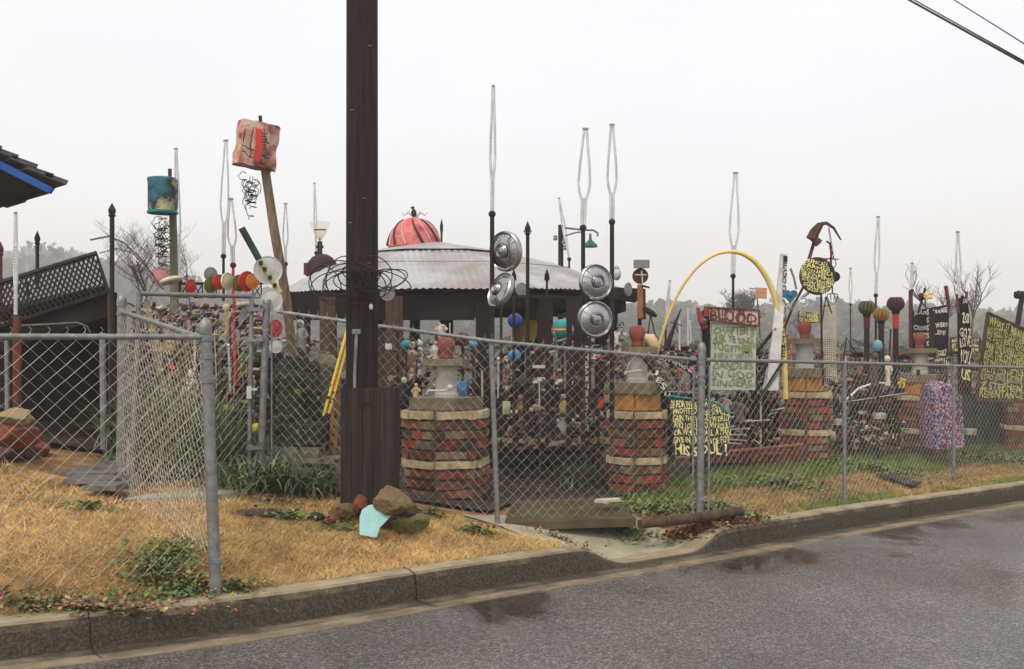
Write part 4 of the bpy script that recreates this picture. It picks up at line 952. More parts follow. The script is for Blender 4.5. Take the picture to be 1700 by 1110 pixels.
# ------------------------------------------------------------------ garden ground
mb = MB(); NX, NY = 60, 30
for i in range(NX+1):
    px = -50+1850*i/NX
    y0 = np.interp(px, [-50, 200, 215, 430, 450, 815, 850, 1010, 1100, 1300, 1700, 1800], [7.0, 7.0, 6.35, 6.95, 7.0, 6.75, 7.4, 7.5, 8.3, 9.5, 12, 12.6])
    for j in range(NY+1):
        Y = y0+(90-y0)*(j/NY)**2.4; x = XX(px, Y); mb.v.append(Vector((x, Y, G(x, Y)+.03+.03*noise.noise(Vector((x*2, Y*2, 0))))))
for i in range(NX):
    for j in range(NY): a = i*(NY+1)+j; mb.face(a, a+NY+1, a+NY+2, a+1)
tag(mb.build('garden_path', pm('mulch', (.07, .05, .04), (.16, .12, .09), scale=14, rough=1, bump=1, c3=(.04, .032, .028), lo=.35, hi=.7), smooth=0), kind='structure')
rec = {}
def wall(name, lab, cat, px0, px1, py0, py1, Y, mat, th=.04, Y1=None):
    Y1 = Y1 or Y; m = MB(); rs = random.Random(int(px0)); n = max(3, int((px1-px0)/18))
    for i in range(n):
        f0, f1 = i/n, (i+1)/n-.04/n; ya, yb = Y+(Y1-Y)*f0, Y+(Y1-Y)*f1; t = py0+rs.uniform(-7, 7); d = Vector((0, rs.uniform(-.012, .012), 0))
        a, b = px0+(px1-px0)*f0, px0+(px1-px0)*f1; m.poly([P(a, py1, ya)+d, P(b, py1, yb)+d, P(b+rs.uniform(-1, 1), t, yb)+d, P(a+rs.uniform(-1, 1), t+rs.uniform(-2, 2), ya)+d], (0, th, 0))
    return solo(m, name, lab, cat, mat)
wall('board_backdrop', 'black low boards added for the shadows behind the nearest brick pillar', 'wall', 640, 990, 668, 800, 8.6, blackw, Y1=9.0)  # added boards: black colour stands in for shadow behind the fence
wall('board_backdrop', 'black low boards added as dark background between the second and third brick pillars', 'wall', 1095, 1320, 655, 775, 9.3, blackw, Y1=10.2)  # added to give the near-black background between the pillars
wall('board_backdrop', 'black low boards added as dark background behind the bicycles, third to fourth pillar', 'wall', 1385, 1500, 640, 745, 11.4, blackw, Y1=11.9)  # added black backing for the dark gap behind the bicycles
wall('board_backdrop', 'dark green board wall right of the pink mosaic mound', 'wall', 1600, 1720, 655, 742, 12.0, pm('green_black', (.03, .05, .04), (.02, .03, .025), rough=.9), Y1=12.9)
wall('brick_edging', 'low red brick edging wall in front of the black boards at centre right', 'brick wall', 1172, 1335, 742, 768, 8.9, pm('brick_low', (.22, .07, .045), (.07, .04, .035), scale=14, rough=.9, bump=.7), .09, Y1=9.4)
for k, (a, b, c, d) in enumerate(((1180, 752, 1330, 738), (1120, 760, 1300, 752))):
    solo(px_tube([(a, b, 8.8), (c, d, 9.3)], .016), 'board', ['red-brown plank laid along the low brick edging', 'second reddish plank lying below the black scripture sign'][k], 'plank', pm('red_plank', (.3, .11, .08), (.16, .07, .05), rough=.8))
# ------------------------------------------------------------------ big cans on poles
cY = 7.6; s = cY/F
c1 = thing('blue_can', 'battered blue painted metal can mounted on top of a mossy pole', 'can', P(271, 354, cY))
m = MB(); prof = [(22*s, 0), (24*s, 2*s), (23*s, 6*s), (24*s, 9*s), (24*s, 52*s), (25*s, 55*s), (24*s, 58*s), (22*s, 59*s)]
m.lathe(prof, P(270, 354, cY), 20, wob=.03); m.build('body', pm('can_blue', (.05, .15, .20), (.42, .40, .24), scale=5, rough=.5, c3=(.03, .035, .04), lo=.42, hi=.60, bump=.3), c1, smooth=40)
MB().lathe([(24.5*s, -1.5*s), (25*s, 0), (24.5*s, 3*s)], P(270, 353, cY), 20).build('rim', tealp, c1)
tY = 7.75; tp = thing('wooden_pole', 'thick mossy pole that carries the blue can', 'pole', P(289, 490, tY)); m = MB(); m.tube([P(290, 520, tY), P(287, 350, tY)], [.034, .028], 10); m.build('shaft', pm('mossy_pole', (.20, .19, .13), (.11, .13, .08), scale=10, rough=.9), tp, smooth=50)
m = MB(); m.tube([P(283, 350, tY), P(282, 280, tY)], .015, 8); m.build('rusty_tip', rust, tp)
def tangle(name, lab, px, y0, y1, wpx, Y, n, seed, mat=black):
    rs = random.Random(seed); m = MB()
    for k in range(n):
        x = px+rs.uniform(-.25, .25)*wpx; y = y0+rs.uniform(0, .25)*(y1-y0); pts = []; dx, dy = rs.uniform(-1, 1), 1; yend = y0+(y1-y0)*rs.uniform(.6, 1)
        a = rs.uniform(0, 6)
        while y < yend and len(pts) < 60:
            pts.append(P(x, y, Y)+Vector((0, rs.uniform(-.03, .03), 0))); a += rs.uniform(.3, 1.2)*(1 if k % 2 else -1); x += math.cos(a)*5+(px-x)*.05; y += math.sin(a)*3.2+2.0
        if len(pts) > 2: m.tube(pts, .0030, 4)
    return solo(m, name, lab, 'wire', mat)
tangle('wire_tangle', 'curly dark wire hanging below the blue can', 270, 354, 460, 26, 7.6, 9, 3)
tangle('wire_tangle', 'curly dark wire hanging below the battered red can', 415, 285, 366, 40, 7.3, 9, 5)
rY = 7.3; s = rY/F
rp = thing('leaning_pole', 'thick brown weathered pole leaning left and carrying the red can', 'pole', P(488, 560, rY)); m = MB(); m.tube([P(492, 640, rY+.2), P(476, 500, rY+.05), P(455, 380, rY), P(440, 280, rY)], [.032, .035, .034, .032], 12)
m.build('shaft', pm('worn_pole', (.28, .19, .13), (.10, .08, .055), scale=14, rough=.9, stretch=(3, 3, .4), bump=.6), rp, smooth=50)
MB().tube([P(433, 215, rY), P(432, 192, rY)], .013, 8).build('iron_tip', black, rp)
rc = thing('red_can', 'large dented pink and red fuel can impaled tilted on the leaning pole', 'can', P(425, 282, rY-.05))
M = Matrix.Rotation(math.radians(8), 3, 'Y') @ Matrix.Rotation(.5, 3, 'Z'); m = MB(); W_, H_, D_ = 66*s, 72*s, 44*s; nx, nz = 12, 12
bm = bmesh.new(); bmesh.ops.create_cube(bm, size=1); bmesh.ops.subdivide_edges(bm, edges=bm.edges[:], cuts=7, use_grid_fill=True)
a0 = len(m.v)
for v in bm.verts:
    p = v.co; e_ = max(abs(p.x), abs(p.y)); kk = 1-.10*max(0, abs(p.z)*2-.75)*4*.3
    q = Vector((p.x*W_, p.y*D_, p.z*H_)); rad = math.hypot(p.x*2, p.y*2); q.x *= 1-.13*max(0, rad-1.05)/.36; q.y *= 1-.13*max(0, rad-1.05)/.36
    q *= 1+.10*noise.noise(p*4+Vector((3, 1, 2))); q.x *= 1-.05*math.cos(p.z*9); q.y -= .03*math.exp(-((p.x-.1)/.18)**2) if p.y < 0 else 0
    m.v.append(P(426, 242, rY-.02)+M @ q)
for f in bm.faces: m.face(*[a0+v.index for v in f.verts])
bm.free(); m.build('body', pm('can_red', (.56, .44, .36), (.16, .05, .04), scale=8, rough=.5, c3=(.48, .21, .17), lo=.42, hi=.64, bump=.5), rc, smooth=50)
def patch(mb, pts, Y): mb.poly([P(a, b, Y) for a, b in pts][::-1], (0, .01, 0))
m = MB(); patch(m, [(424, 212), (434, 214), (436, 250), (430, 268), (421, 266), (424, 240)], rY-.19); m.build('red_band', redp, rc)
m = MB(); rs = random.Random(6)
for k, (a, b) in enumerate((((402, 240), (448, 264)), ((400, 250), (440, 272)), ((420, 210), (414, 262)), ((438, 212), (442, 262)), ((432, 216), (446, 240)), ((408, 214), (404, 236)))):
    pts = [P(a[0]+(b[0]-a[0])*i/9+rs.uniform(-1.6, 1.6), a[1]+(b[1]-a[1])*i/9+rs.uniform(-1.6, 1.6), rY-.165-.02*rs.random()) for i in range(10)]; m.tube(pts, [.002+.004*rs.random() for _ in pts], 5)
for k in range(9): m.box(P(440+rs.uniform(-2, 2), 222+k*4.4, rY-.18), (.03, .006, .008), rz=rs.uniform(-.3, .3))
m.build('seam_strap', rust, rc)
# dark green pipe and white lids over the gate
gp = thing('painted_pole', 'pole painted dark green above and yellow below, leaning over the gate', 'pole', P(475, 560, 7.0))
MB().tube([P(401, 378, 6.9), P(430, 430, 6.95)], .024, 10).build('green_section', dkgreen, gp, smooth=40)
MB().tube([P(430, 430, 6.95), P(465, 486, 7.0)], .022, 10).build('yellow_section', pm('pale_yellow_worn', (.55, .52, .25), (.35, .32, .2), scale=14, rough=.8), gp, smooth=40)
for i, f in enumerate((.12, .3, .55, .78)): q = P(430, 430, 6.95).lerp(P(465, 486, 7.0), f); MB().box(q+Vector((0, -.02, 0)), (.025, .01, .03)).build('black_mark', black, gp)
disc(445, 448, 44, 48, 7.05, whitep, 'big round white lid behind the green and yellow pole', 'lid', name='lid')
disc(451, 498, 33, 37, 6.95, whitep, 'white enamel lid right of the gate hinge post, below the big one', 'lid', name='lid')
for px, py, w, h, mat, lab, ti in ((350, 455, 17, 24, greyd, 'dark grey lid behind the row above the gate', 0), (342, 490, 0, 0, None, '', 0), (350, 473, 15, 27, greenp, 'leftmost olive green lid above the gate', .1), (364, 468, 14, 26, redp, 'red oval lid in the row above the gate', 0), (378, 467, 13, 30, ivory, 'cream oval lid in the row above the gate', 0),
      (397, 470, 17, 29, greenp, 'olive green lid beside the red and orange pair', 0), (410, 467, 20, 35, redp, 'large red lid tucked behind the orange one', .1), (420, 467, 17, 26, orangep, 'orange yellow lid in front of the large red one', .15), (317, 475, 11, 24, redp, 'narrow red lid at the left end of the row above the gate', 0), (269, 459, 12, 32, pm('pink_worn', (.5, .25, .22), (.3, .1, .1)), 'pinkish red lid leaning on the pale shallow dish', -.5)):
    if mat: disc(px, py, w, h, 7.15 if w > 12 else 7.2, mat, lab, 'lid', tilt=ti, name='lid', group='coloured pot lids along the top of the gate')
M = None; m = MB(); m.ball(P(284, 465, 7.1), .083, 16, sz=.32, M=Matrix.Rotation(-.25, 3, 'Y')); solo(m, 'dish', 'pale cream shallow dish tilted at the foot of the blue can pole', 'dish', ivory, smooth=60)
for px, py, w, h, mat, lab in ((457, 545, 17, 30, redp, 'bright red disc right of the gate hinge post'), (458, 575, 22, 22, whitep, 'white enamel pot lid under the bright red disc')):
    disc(px, py, w, h, 7.2, mat, lab, 'lid', name='lid')
solo(px_tube([(388, 494, 7.05), (389, 560, 7.05), (391, 640, 7.05)], .010), 'red_stake', 'thin red stake standing behind the gate', 'stake', redp)
# ------------------------------------------------------------------ lamp and shade
lY = 7.6; lm = thing('lamp_bracket', 'green enamel lamp shade hanging from a pipe bracket', 'lamp', P(940, 385, lY))
m = MB(); m.tube([P(938, 378, lY), P(965, 381, lY), P(985, 382, lY), P(992, 386, lY), P(992, 392, lY)], .008, 6); m.tube([P(938, 391, lY), P(955, 386, lY), P(970, 384, lY)], .006, 6); m.build('bracket', galvd, lm)
MB().lathe([(12*lY/F, -.0), (11.5*lY/F, .02), (5*lY/F, .045), (2.5*lY/F, .06), (2*lY/F, .10), (1e-4, .11)], P(980, 410, lY), 16).build('shade', grnenam, lm, smooth=40)
solo(px_tube([(931, 590, 12.4), (931, 373, 12.4)], .033, 8), 'stub_pole', 'dark square stub pole behind the roof with insulators', 'pole', wooddk)
for k, (px, py) in enumerate(((922, 396), (936, 402), (938, 412))): m = MB(); m.lathe([(.02, -.02), (.03, 0), (.02, .02), (.028, .035), (1e-4, .045)], P(px, py, 12.3), 10); solo(m, 'insulator', ['upper', 'middle', 'lowest'][k]+' glass insulator on the dark stub pole', 'insulator', greyd, smooth=50)
# ------------------------------------------------------------------ yellow arch
m = MB(); ar = [(1091, 585), (1102, 545), (1118, 500), (1140, 462), (1165, 434), (1192, 419), (1215, 416), (1238, 421), (1262, 440), (1282, 476), (1294, 520), (1301, 570), (1303, 620), (1304, 662)]
rr = [.024 if i > 6 else .016 for i in range(len(ar))]; pts = [P(a, b, 8.9+.0015*abs(a-1200)) for a, b in ar]
sp_ = []
for i in range(len(pts)-1):
    for q in range(4): sp_.append(pts[i].lerp(pts[i+1], q/4))
sp_.append(pts[-1])
for _ in range(6): sp_ = [sp_[0]]+[(sp_[i-1]+sp_[i]*2+sp_[i+1])/4 for i in range(1, len(sp_)-1)]+[sp_[-1]]
m.tube(sp_, [.014+.012*sm(.3, .7, i/len(sp_)) for i in range(len(sp_))], 10); solo(m, 'yellow_arch', 'tall bent yellow pipe arching over the rusty letter board', 'arch', pm('arch_yellow', (.78, .58, .14), (.62, .5, .22), scale=8, rough=.55), smooth=50)
for k, (a, b) in enumerate((((577, 545), (537, 690)), ((583, 548), (545, 688)))):
    solo(px_tube([(*a, 7.4+.03*k), (*b, 7.2+.03*k)], .011), 'yellow_strip', ['left yellow strip of the pair leaning behind the utility pole', 'right yellow strip of the pair leaning behind the utility pole'][k], 'strip', yellow)
# ------------------------------------------------------------------ signs
def sign(name, lab, corners, Y, mat, lines, tmat, gap=.22, Y1=None, th=.02, pad=.04, cat='sign', frame=None, back=None, widths=None):
    """corners: 4 photo pixels, bottom-left, bottom-right, top-right, top-left"""
    Y1 = Y1 or Y; ys = (Y, Y1, Y1, Y); q = [P(a, b, y) for (a, b), y in zip(corners, ys)]
    o = thing(name, lab, cat, (q[0]+q[1])/2); nrm = (q[1]-q[0]).cross(q[3]-q[0]).normalized()
    if nrm.y > 0: nrm = -nrm
    MB().poly([p for p in q], -nrm*th).build('panel', mat, o)
    if lines:
        r_ = (q[1]-q[0]); u_ = (q[3]-q[0]); mb2 = MB(); n = len(lines)
        for i, t in enumerate(lines):
            if not t: continue
            f0 = pad+(1-2*pad)*(1-(i+1)/n); hh = (1-2*pad)/n*u_.length; v0 = q[0].lerp(q[3], f0+(1-2*pad)/n*gap/2); v1 = q[1].lerp(q[2], f0+(1-2*pad)/n*gap/2)
            wd = widths[i] if widths else 1
            a = v0.lerp(v1, pad+(1-wd)/2*(1-2*pad)); b = v0.lerp(v1, 1-pad-(1-wd)/2*(1-2*pad)); text_into(mb2, t, a+nrm*.006, (b-a), u_, (b-a).length*R.uniform(.95, 1), hh*(1-gap))
        mb2.build('lettering', tmat, o)
    if frame:
        m = MB()
        for i in range(4): m.tube([q[i]+nrm*.004, q[(i+1) % 4]+nrm*.004], .010, 4)
        m.build('frame', frame, o)
    return o, q, nrm
gpM = pm('pale_green_board', (.36, .41, .33), (.24, .23, .14), scale=7, rough=.7, c3=(.38, .44, .38), lo=.4, hi=.64)
o, q, nr = sign('letter_board', 'rusty white board with large dark letters BLOOD on top of the green panel', [(1176, 531), (1260, 541), (1260, 515), (1175, 510)], 8.4, pm('blood_board', (.52, .45, .38), (.17, .07, .045), scale=13, rough=.8, stretch=(3, 3, .4), lo=.45, hi=.56), ['BLOOD'], pm('blood_letters', (.06, .02, .018), (.2, .08, .05), scale=20), gap=.06, frame=rust, pad=.04)
sign('green_scripture_panel', 'pale green metal panel with outlined CHAPTER 5 text below the rusty board', [(1178, 647), (1254, 647), (1256, 540), (1182, 534)], 8.42, gpM, ['CHAPTER 5', 'ASK YE SING', 'TOGETHER', 'AWAY WITH', 'CANDLES', 'IN GOD', 'SINGERS'], greent, gap=.16)
px_ = MB(); px_.box((XX(1172, 8.45), 8.45, (ZZ(515, 8.45)+ZZ(700, 8.45))/2), (.06, .05, ZZ(515, 8.45)-ZZ(700, 8.45))); solo(px_, 'sign_post', 'black post at the left edge of the green scripture panel', 'post', blackw)
# red creature head by the board
m = MB(); m.tube([P(1158, 510, 8.3), P(1164, 530, 8.3), P(1170, 545, 8.3)], [.012, .03, .028], 8); m.tube([P(1172, 508, 8.3), P(1172, 525, 8.3)], [.018, .02], 6); m.ball(P(1167, 534, 8.28), .035, 10); solo(m, 'red_horned_head', 'small red horned carving at the left corner of the BLOOD board', 'carving', pm('dull_red', (.28, .06, .05), (.14, .04, .035)), smooth=50)
m = MB(); m.ball(P(1170, 531, 8.23), .013, 8); solo(m, 'glass_eye', 'blue green eye bead on the red horned carving', 'bead', tealp)
# scripture sign 26
blk = pm('scripture_black', (.022, .022, .025), (.03, .05, .05), scale=5, rough=.6)
sY2 = 7.75
o = thing('scripture_sign', 'black board with yellow hand lettering FOR WHAT IS A MAN PROFITED', 'sign', P(1165, 757, sY2))
out_ = [(1117, 757), (1210, 756), (1213, 700), (1208, 685), (1196, 672), (1178, 665), (1104, 656), (1115, 678)]
MB().poly([P(a, b, sY2) for a, b in out_], (0, .02, 0)).build('panel', blk, o)
rows = [("26 FOR WHAT IS A MAN", 1113, 1194, 677, 665), ("PROFITED IF HE SHALL", 1118, 1206, 688, 678), ("GAIN THE WHOLE WORLD", 1117, 1211, 700, 689), ("AND LOSE HIS OWN SOUL?", 1118, 1212, 711, 701), ("OR WHAT SHALL A MAN", 1119, 1213, 723, 712), ("GIVE IN EXCHANGE FOR", 1118, 1212, 736, 725), ("HIS SOUL ?", 1120, 1208, 756, 738)]
m = MB()
for t, a, b, y1, y0 in rows: A_ = P(a, y1-1, sY2-.006); B_ = P(b, y1-1+1, sY2-.006); text_into(m, t, A_, B_-A_, (0, 0, 1), (B_-A_).length, (y1-y0)/F*sY2*1.02, 0)
m.build('lettering', yelt, o)
m = MB(); m.tube([P(1104, 656, sY2-.01), P(1178, 665, sY2-.01), P(1196, 672, sY2-.01), P(1208, 685, sY2-.01)], .008, 5); m.build('rim', tealp, o)
# wheel-shaped curved ribs behind it (old wagon bow with white lettering)
bw = thing('curved_bow', 'curved dark iron bow with white letters rising from the black scripture sign', 'frame', P(1110, 680, 7.9))
c_ = [(1066, 590), (1090, 594), (1115, 600), (1140, 613), (1160, 630), (1172, 645)]; MB().tube([P(a, b, 7.9) for a, b in c_], .014, 6).build('upper_rail', blackw, bw)
MB().tube([P(1066, 590, 7.88), P(1085, 615, 7.88), P(1100, 640, 7.88), P(1112, 665, 7.88)], .016, 6).build('lower_rail', blackw, bw)
for a, b in (((1100, 605), (1125, 652)), ((1103, 604), (1130, 650)), ((1135, 625), (1127, 650))): MB().tube([P(*a, 7.9), P(*b, 7.9)], .004, 5).build('brace', galvd, bw)
MB().tube([P(1108, 650, 7.9), P(1160, 652, 7.9)], .007, 5).build('cross_rod', galvd, bw)
for i, (a, b) in enumerate(zip(c_[:-1], c_[1:])): mm = MB(); A_ = P(a[0]+1, a[1]+2, 7.87); text_into(mm, ['WAY', 'OUT', 'OF NO', 'WAY', 'AMEN'][i], A_, P(*b, 7.87)-P(*a, 7.87), (0, 0, 1), (P(*b, 7.87)-P(*a, 7.87)).length*.9, .026, 0); mm.build('lettering', whitet, bw)
mm = MB()
for i, ch in enumerate('JESUS'): q = P(1082+i*6.6, 620+i*12, 7.85); text_into(mm, ch, q, (.9, 0, -.5), (.4, 0, .9), .045, .045, 0)
mm.build('lettering', whitet, bw)
# round African farmer sign with its stand
aY = 9.0; af = thing('round_sign', 'round black sign with yellow AFRICAN FARMER lettering hung on an iron tripod', 'sign', P(1358, 488, aY))
s = aY/F; M = Matrix.Rotation(.12, 3, 'Z') @ Matrix.Rotation(PI/2, 3, 'X'); MB().lathe([(29.5*s, -.012), (30.5*s, 0), (29.5*s, .012), (1e-4, .012)], P(1357, 458, aY), 32, M).build('panel', blk, af)
m = MB(); rows = ['AFRICAN', 'FARMER', 'BEFORE AMERICA', 'BECOMING', 'SOME OF THE HUMAN', 'GODS RIGHTS', 'GODS SELF']
for i, t in enumerate(rows):
    yy = 436+i*7.6; hw = math.sqrt(max(4, 29**2-(yy-1-458)**2))*.95; A_ = P(1357-hw, yy-hw*.14+2, aY-.03); text_into(m, t, A_, (1, 0, -.20), (0.05, 0, 1), hw*2*s, 7.2*s, 0)
m.build('lettering', yelt, af)
m = MB(); m.tube([P(1357, 458, aY)+M @ Vector((30.5*s*math.cos(i*PI/16), 30.5*s*math.sin(i*PI/16), 0)) for i in range(32)], .007, 5, closed=True); m.build('rim', rust, af)
td = thing('iron_tripod', 'tall rusty iron tripod carrying the round yellow lettered sign', 'stand', P(1330, 620, aY+.1))
m = MB(); m.tube([P(1352, 400, aY+.06), P(1343, 430, aY+.06)], .016, 6); m.tube([P(1338, 468, aY+.1), P(1318, 505, aY+.1), P(1296, 560, aY+.12), P(1278, 620, aY+.15)], .012, 6); m.build('left_leg', rust, td)
MB().tube([P(1372, 400, aY+.1), P(1378, 404, aY+.1), P(1380, 420, aY+.1), P(1378, 470, aY+.1)], .010, 6).build('hook', rust, td)
MB().tube([P(1363, 486, aY+.1), P(1364, 560, aY+.1), P(1367, 640, aY+.1)], .009, 6).build('rod', black, td)
MB().tube([P(1364, 429, aY+.1), P(1392, 430, aY+.1)], .005, 5).build('cross_bar', black, td)
m = MB(); m.tube([P(1362, 372, aY), P(1353, 384, aY), P(1347, 397, aY)], [.03, .045, .05], 6); m.tube([P(1347, 392, aY), P(1360, 404, aY)], [.03, .04], 6); m.tube([P(1362, 372, aY), P(1372, 370, aY), P(1384, 378, aY), P(1396, 398, aY)], [.02, .016, .012, .007], 6)
solo(m, 'rusty_pick', 'rusty bent iron shovel head with a long beak on top of the tripod', 'iron tool', pm('rust_brown', (.12, .055, .045), (.05, .028, .026), scale=10, rough=.85), smooth=50)
m = MB()
for i in range(12):
    c = P(1376+i*.7, 380+i*4.3, aY-.04); an = PI/2 if i % 2 else .3
    m.tube([c+Vector((.008*math.cos(t)*math.cos(an), .008*math.cos(t)*math.sin(an), .015*math.sin(t))) for t in [k*PI/4 for k in range(8)]], .003, 4, closed=True)
solo(m, 'iron_chain', 'iron chain hanging from the rusty pick beside the round sign', 'chain', black)
m = MB(); m.tube([P(1379+9*math.cos(k*PI/8), 437+9*math.sin(k*PI/8), aY-.04) for k in range(16)], .004, 5, closed=True); solo(m, 'iron_ring', 'thin iron ring hanging at the end of the chain', 'ring', black)
m = MB(); m.ball(P(1385, 459, aY+.03), .055, 12, sz=.9, sy=.3); solo(m, 'iron_scoop', 'dark rounded iron scoop behind the right edge of the round sign', 'scoop', blackw, smooth=60)
m = MB(); m.tube([P(1382, 474, aY), P(1382, 487, aY)], .006, 5)
for dx in (-9, -3, 3, 9): m.tube([P(1382, 487, aY), P(1382+dx*.9, 488, aY), P(1382+dx, 492, aY), P(1382+dx*.7, 498, aY)], .0045, 5)
solo(m, 'pitchfork_head', 'small four-tined fork head hanging under the round sign', 'fork', black)
# white plank
wp = thing('white_plank', 'tall leaning white plank with black letters IF GOD BROUGHT ME', 'plank', P(1290, 650, 8.95))
q0 = [P(1272, 648, 8.9), P(1292, 648, 8.9), P(1308, 421, 9.1), P(1297, 421, 9.1)]; MB().poly(q0, (0, .03, 0)).build('panel', whitep, wp)
m = MB(); st = 'IFGODBROUGHTME'
for i, ch in enumerate(st): f = (i+.9)/(len(st)+3); c = P(1300-4*f, 424+f*205, 8.98+.1*(1-f)-.01); text_into(m, ch, c, (1, 0, 0), (0, 0, 1), .040, .062, 0)
m.build('lettering', blackt, wp)
solo(px_tube([(1297, 421, 9.15), (1290, 520, 9.12), (1268, 648, 9.05)], .012), 'white_pipe', 'white pipe standing along the left edge of the lettered white plank', 'pipe', whitep)
# orange little sign
sign('orange_sign', 'small orange sign held out beside the yellow arch', [(1256, 494), (1273, 496), (1273, 478), (1254, 477)], 10.5, pm('orange_board', (.62, .22, .07), (.45, .14, .05), rough=.6), ['NO', 'CROSS'], ivory)
solo(px_tube([(1245, 478, 10.6), (1256, 480, 10.6), (1262, 560, 10.6)], .006), 'sign_stake', 'thin stake holding the small orange sign', 'stake', rust)
# blue heart art
m = MB(); m.poly([P(1313+11*math.sin(t)**3, 490-(10.5*math.cos(t)-4*math.cos(2*t)-1.5*math.cos(3*t)-.6*math.cos(4*t))*.95, 8.95) for t in [i*PI/14 for i in range(28)]][::-1], (0, .04, 0)); m.ball(P(1312, 489, 8.94), .022, 8, sy=.5); solo(m, 'blue_heart', 'blue heart shaped ornament between the white plank and the round sign', 'ornament', pm('blue_heart_m', (.05, .2, .32), (.02, .07, .12), rough=.5), smooth=60)
m = MB(); m.tube([P(1322, 480, 9.0), P(1318, 460, 9.0), P(1312, 445, 9.0)], .010, 6); m.tube([P(1330, 495, 9.0), P(1345, 483, 9.0)], .016, 6); m.tube([P(1322, 500, 9.0), P(1314, 515, 9.0), P(1308, 510, 9)], .008, 6); solo(m, 'metal_figure', 'bent grey metal figure reaching upward beside the blue heart', 'sculpture', galvd)
m = MB()
for k in range(6): m.tube([P(1334+8*math.cos(t), 500+7*math.sin(t)+k*.5, 8.95+.004*k) for t in [k+i*PI/5 for i in range(8)]], .003, 4)
solo(m, 'wire_swirl', 'white wire swirl beside the blue heart ornament', 'wire', whitet)
# black wood signs at right
bY = 12.2
bs = thing('black_sign_board', 'large black board cross with pale lettering between two red-topped posts', 'sign', P(1546, 640, bY))
m = MB(); m.poly([P(1514, 640, bY), P(1573, 640, bY), P(1576, 505, bY), P(1514, 516, bY)], (0, .03, 0)); m.build('panel', blackw, bs)
MB().box((XX(1544, bY), bY-.03, ZZ(580, bY)), (.09, .03, .95)).build('centre_board', black, bs)
for k, (ln, px, w_, y0) in enumerate((('JESUS', 1517, 22, 516), ('CROSS', 1517, 24, 540), ('LORDS', 1517, 24, 552), ('MARIE', 1549, 24, 512), ('SWEET', 1550, 24, 536), ('LIFE', 1550, 20, 548), ('STORY', 1550, 22, 580), ('SPIRIT', 1550, 24, 594), ('KING', 1517, 18, 578), ('BLESS', 1517, 22, 592))):
    m = MB(); text_into(m, ln, P(px, y0+8, bY-.006), (1, 0, .06), (0, 0, 1), w_/F*bY, 7.5/F*bY, 0); m.build('lettering', whitet if k < 6 else yelt, bs)
m = MB()
for i in range(6): text_into(m, 'S', P(1538, 522+i*13, bY-.05), (1, 0, 0), (0, 0, 1), 4.5/F*bY, 9/F*bY, 0)
m.build('lettering', ivory, bs)
solo(px_tube([(1512, 640, bY), (1511, 482, bY)], .020), 'sign_post', 'left dark red post of the black lettered board', 'post', maroon)
solo(px_tube([(1576, 512, bY), (1570, 474, bY)], .024), 'sign_post', 'right short red post leaning over the black lettered board', 'post', maroon)
m = MB(); m.tube([P(1524, 520, 12), P(1530, 500, 12), P(1536, 478, 12)], .014, 6); m.ball(P(1531, 492, 12), .045, 10, wob=.4); solo(m, 'dark_flower_bunch', 'dark bundle tied to a stick above the black lettered board', 'bundle', black)
m = MB()
for k in range(16): m.ball(P(1540+R.uniform(-6, 7), 491+R.uniform(-5, 4), 11.95), .014, 6)
solo(m, 'yellow_flowers', 'bunch of yellow flowers on top of the black lettered board', 'flowers', yellow)
lv = thing('love_plank', 'tall black plank with cream letters JOHN 20 GOD LOVE YOU', 'sign', P(1602, 655, 10.0)); lY = 10
m = MB(); m.poly([P(1593, 655, lY), P(1613, 655, lY), P(1613, 560, lY), P(1607, 500, lY), P(1598, 490, lY), P(1592, 520, lY)], (0, .04, 0)); m.build('panel', blackw, lv)
m = MB()
for t, y, w_, h_ in (('JOHN', 505, 8, 10), ('20', 538, 12, 17), ('GOD', 560, 18, 18), ('LOVE', 577, 18, 15), ('YOU', 603, 18, 24)): text_into(m, t, P(1603-w_/2, y, lY-.008), (1, 0, .02), (0, 0, 1), w_/F*lY, h_/F*lY, 0)
m.mi = 1; text_into(m, 'US', P(1597, 632, lY-.008), (1, 0, 0), (0, 0, 1), 14/F*lY, 22/F*lY, 0); m.build('lettering', [ivory, yelt], lv)
for k, pts in enumerate(([(1591, 520, 10), (1588, 488, 10)], [(1603, 500, 10.05), (1605, 484, 10.05)])): solo(px_tube(pts, .014), 'horn_stick', ['left brown stick rising behind the GOD LOVE YOU plank', 'right short stick rising behind the GOD LOVE YOU plank'][k], 'stick', rust)
bigb = pm('dark_olive_board', (.05, .045, .03), (.10, .08, .045), scale=6, rough=.8)
sign('large_scripture_board', 'large tilted board crowded with ochre lettering down to REPENTANCE at right', [(1620, 664), (1700, 668), (1706, 548), (1640, 518)], 10.3, bigb, ['WHAT IT MEANS', 'NO DEBT TO GOD OWED', 'EZ 22:12 JESUS GOD', 'MAN THE RIVERS GIVEN', 'FOR THE CHILDREN', 'OF THIS STOLEN LAND', 'ACTS 7:59 HE THE', 'LORD JESUS RECEIVE', 'Z STEPHEN', 'REPENTANCE'], paleyt, gap=.02, frame=rust, Y1=10.9)
sign('small_lettered_board', 'low black board with rows of yellow writing between the plank and big board', [(1578, 585), (1628, 585), (1628, 560), (1578, 560)], 14, blk, ['BLESS THE LORD OH', 'MY SOUL AND ALL', 'THAT IS WITHIN ME'], yelt)
sign('small_lettered_board', 'distant ochre lettered board between the third pillar head and the trellis', [(1325, 536), (1362, 536), (1360, 520), (1325, 516)], 15, bigb, ['HOLY GROUND', 'FOR THE CHILDREN'], yelt)
sign('small_lettered_board', 'distant white board with red writing below the far wood at centre', [(1118, 592), (1168, 592), (1168, 580), (1118, 580)], 14, rustw, ['SIXTEENTH ST'], redp)
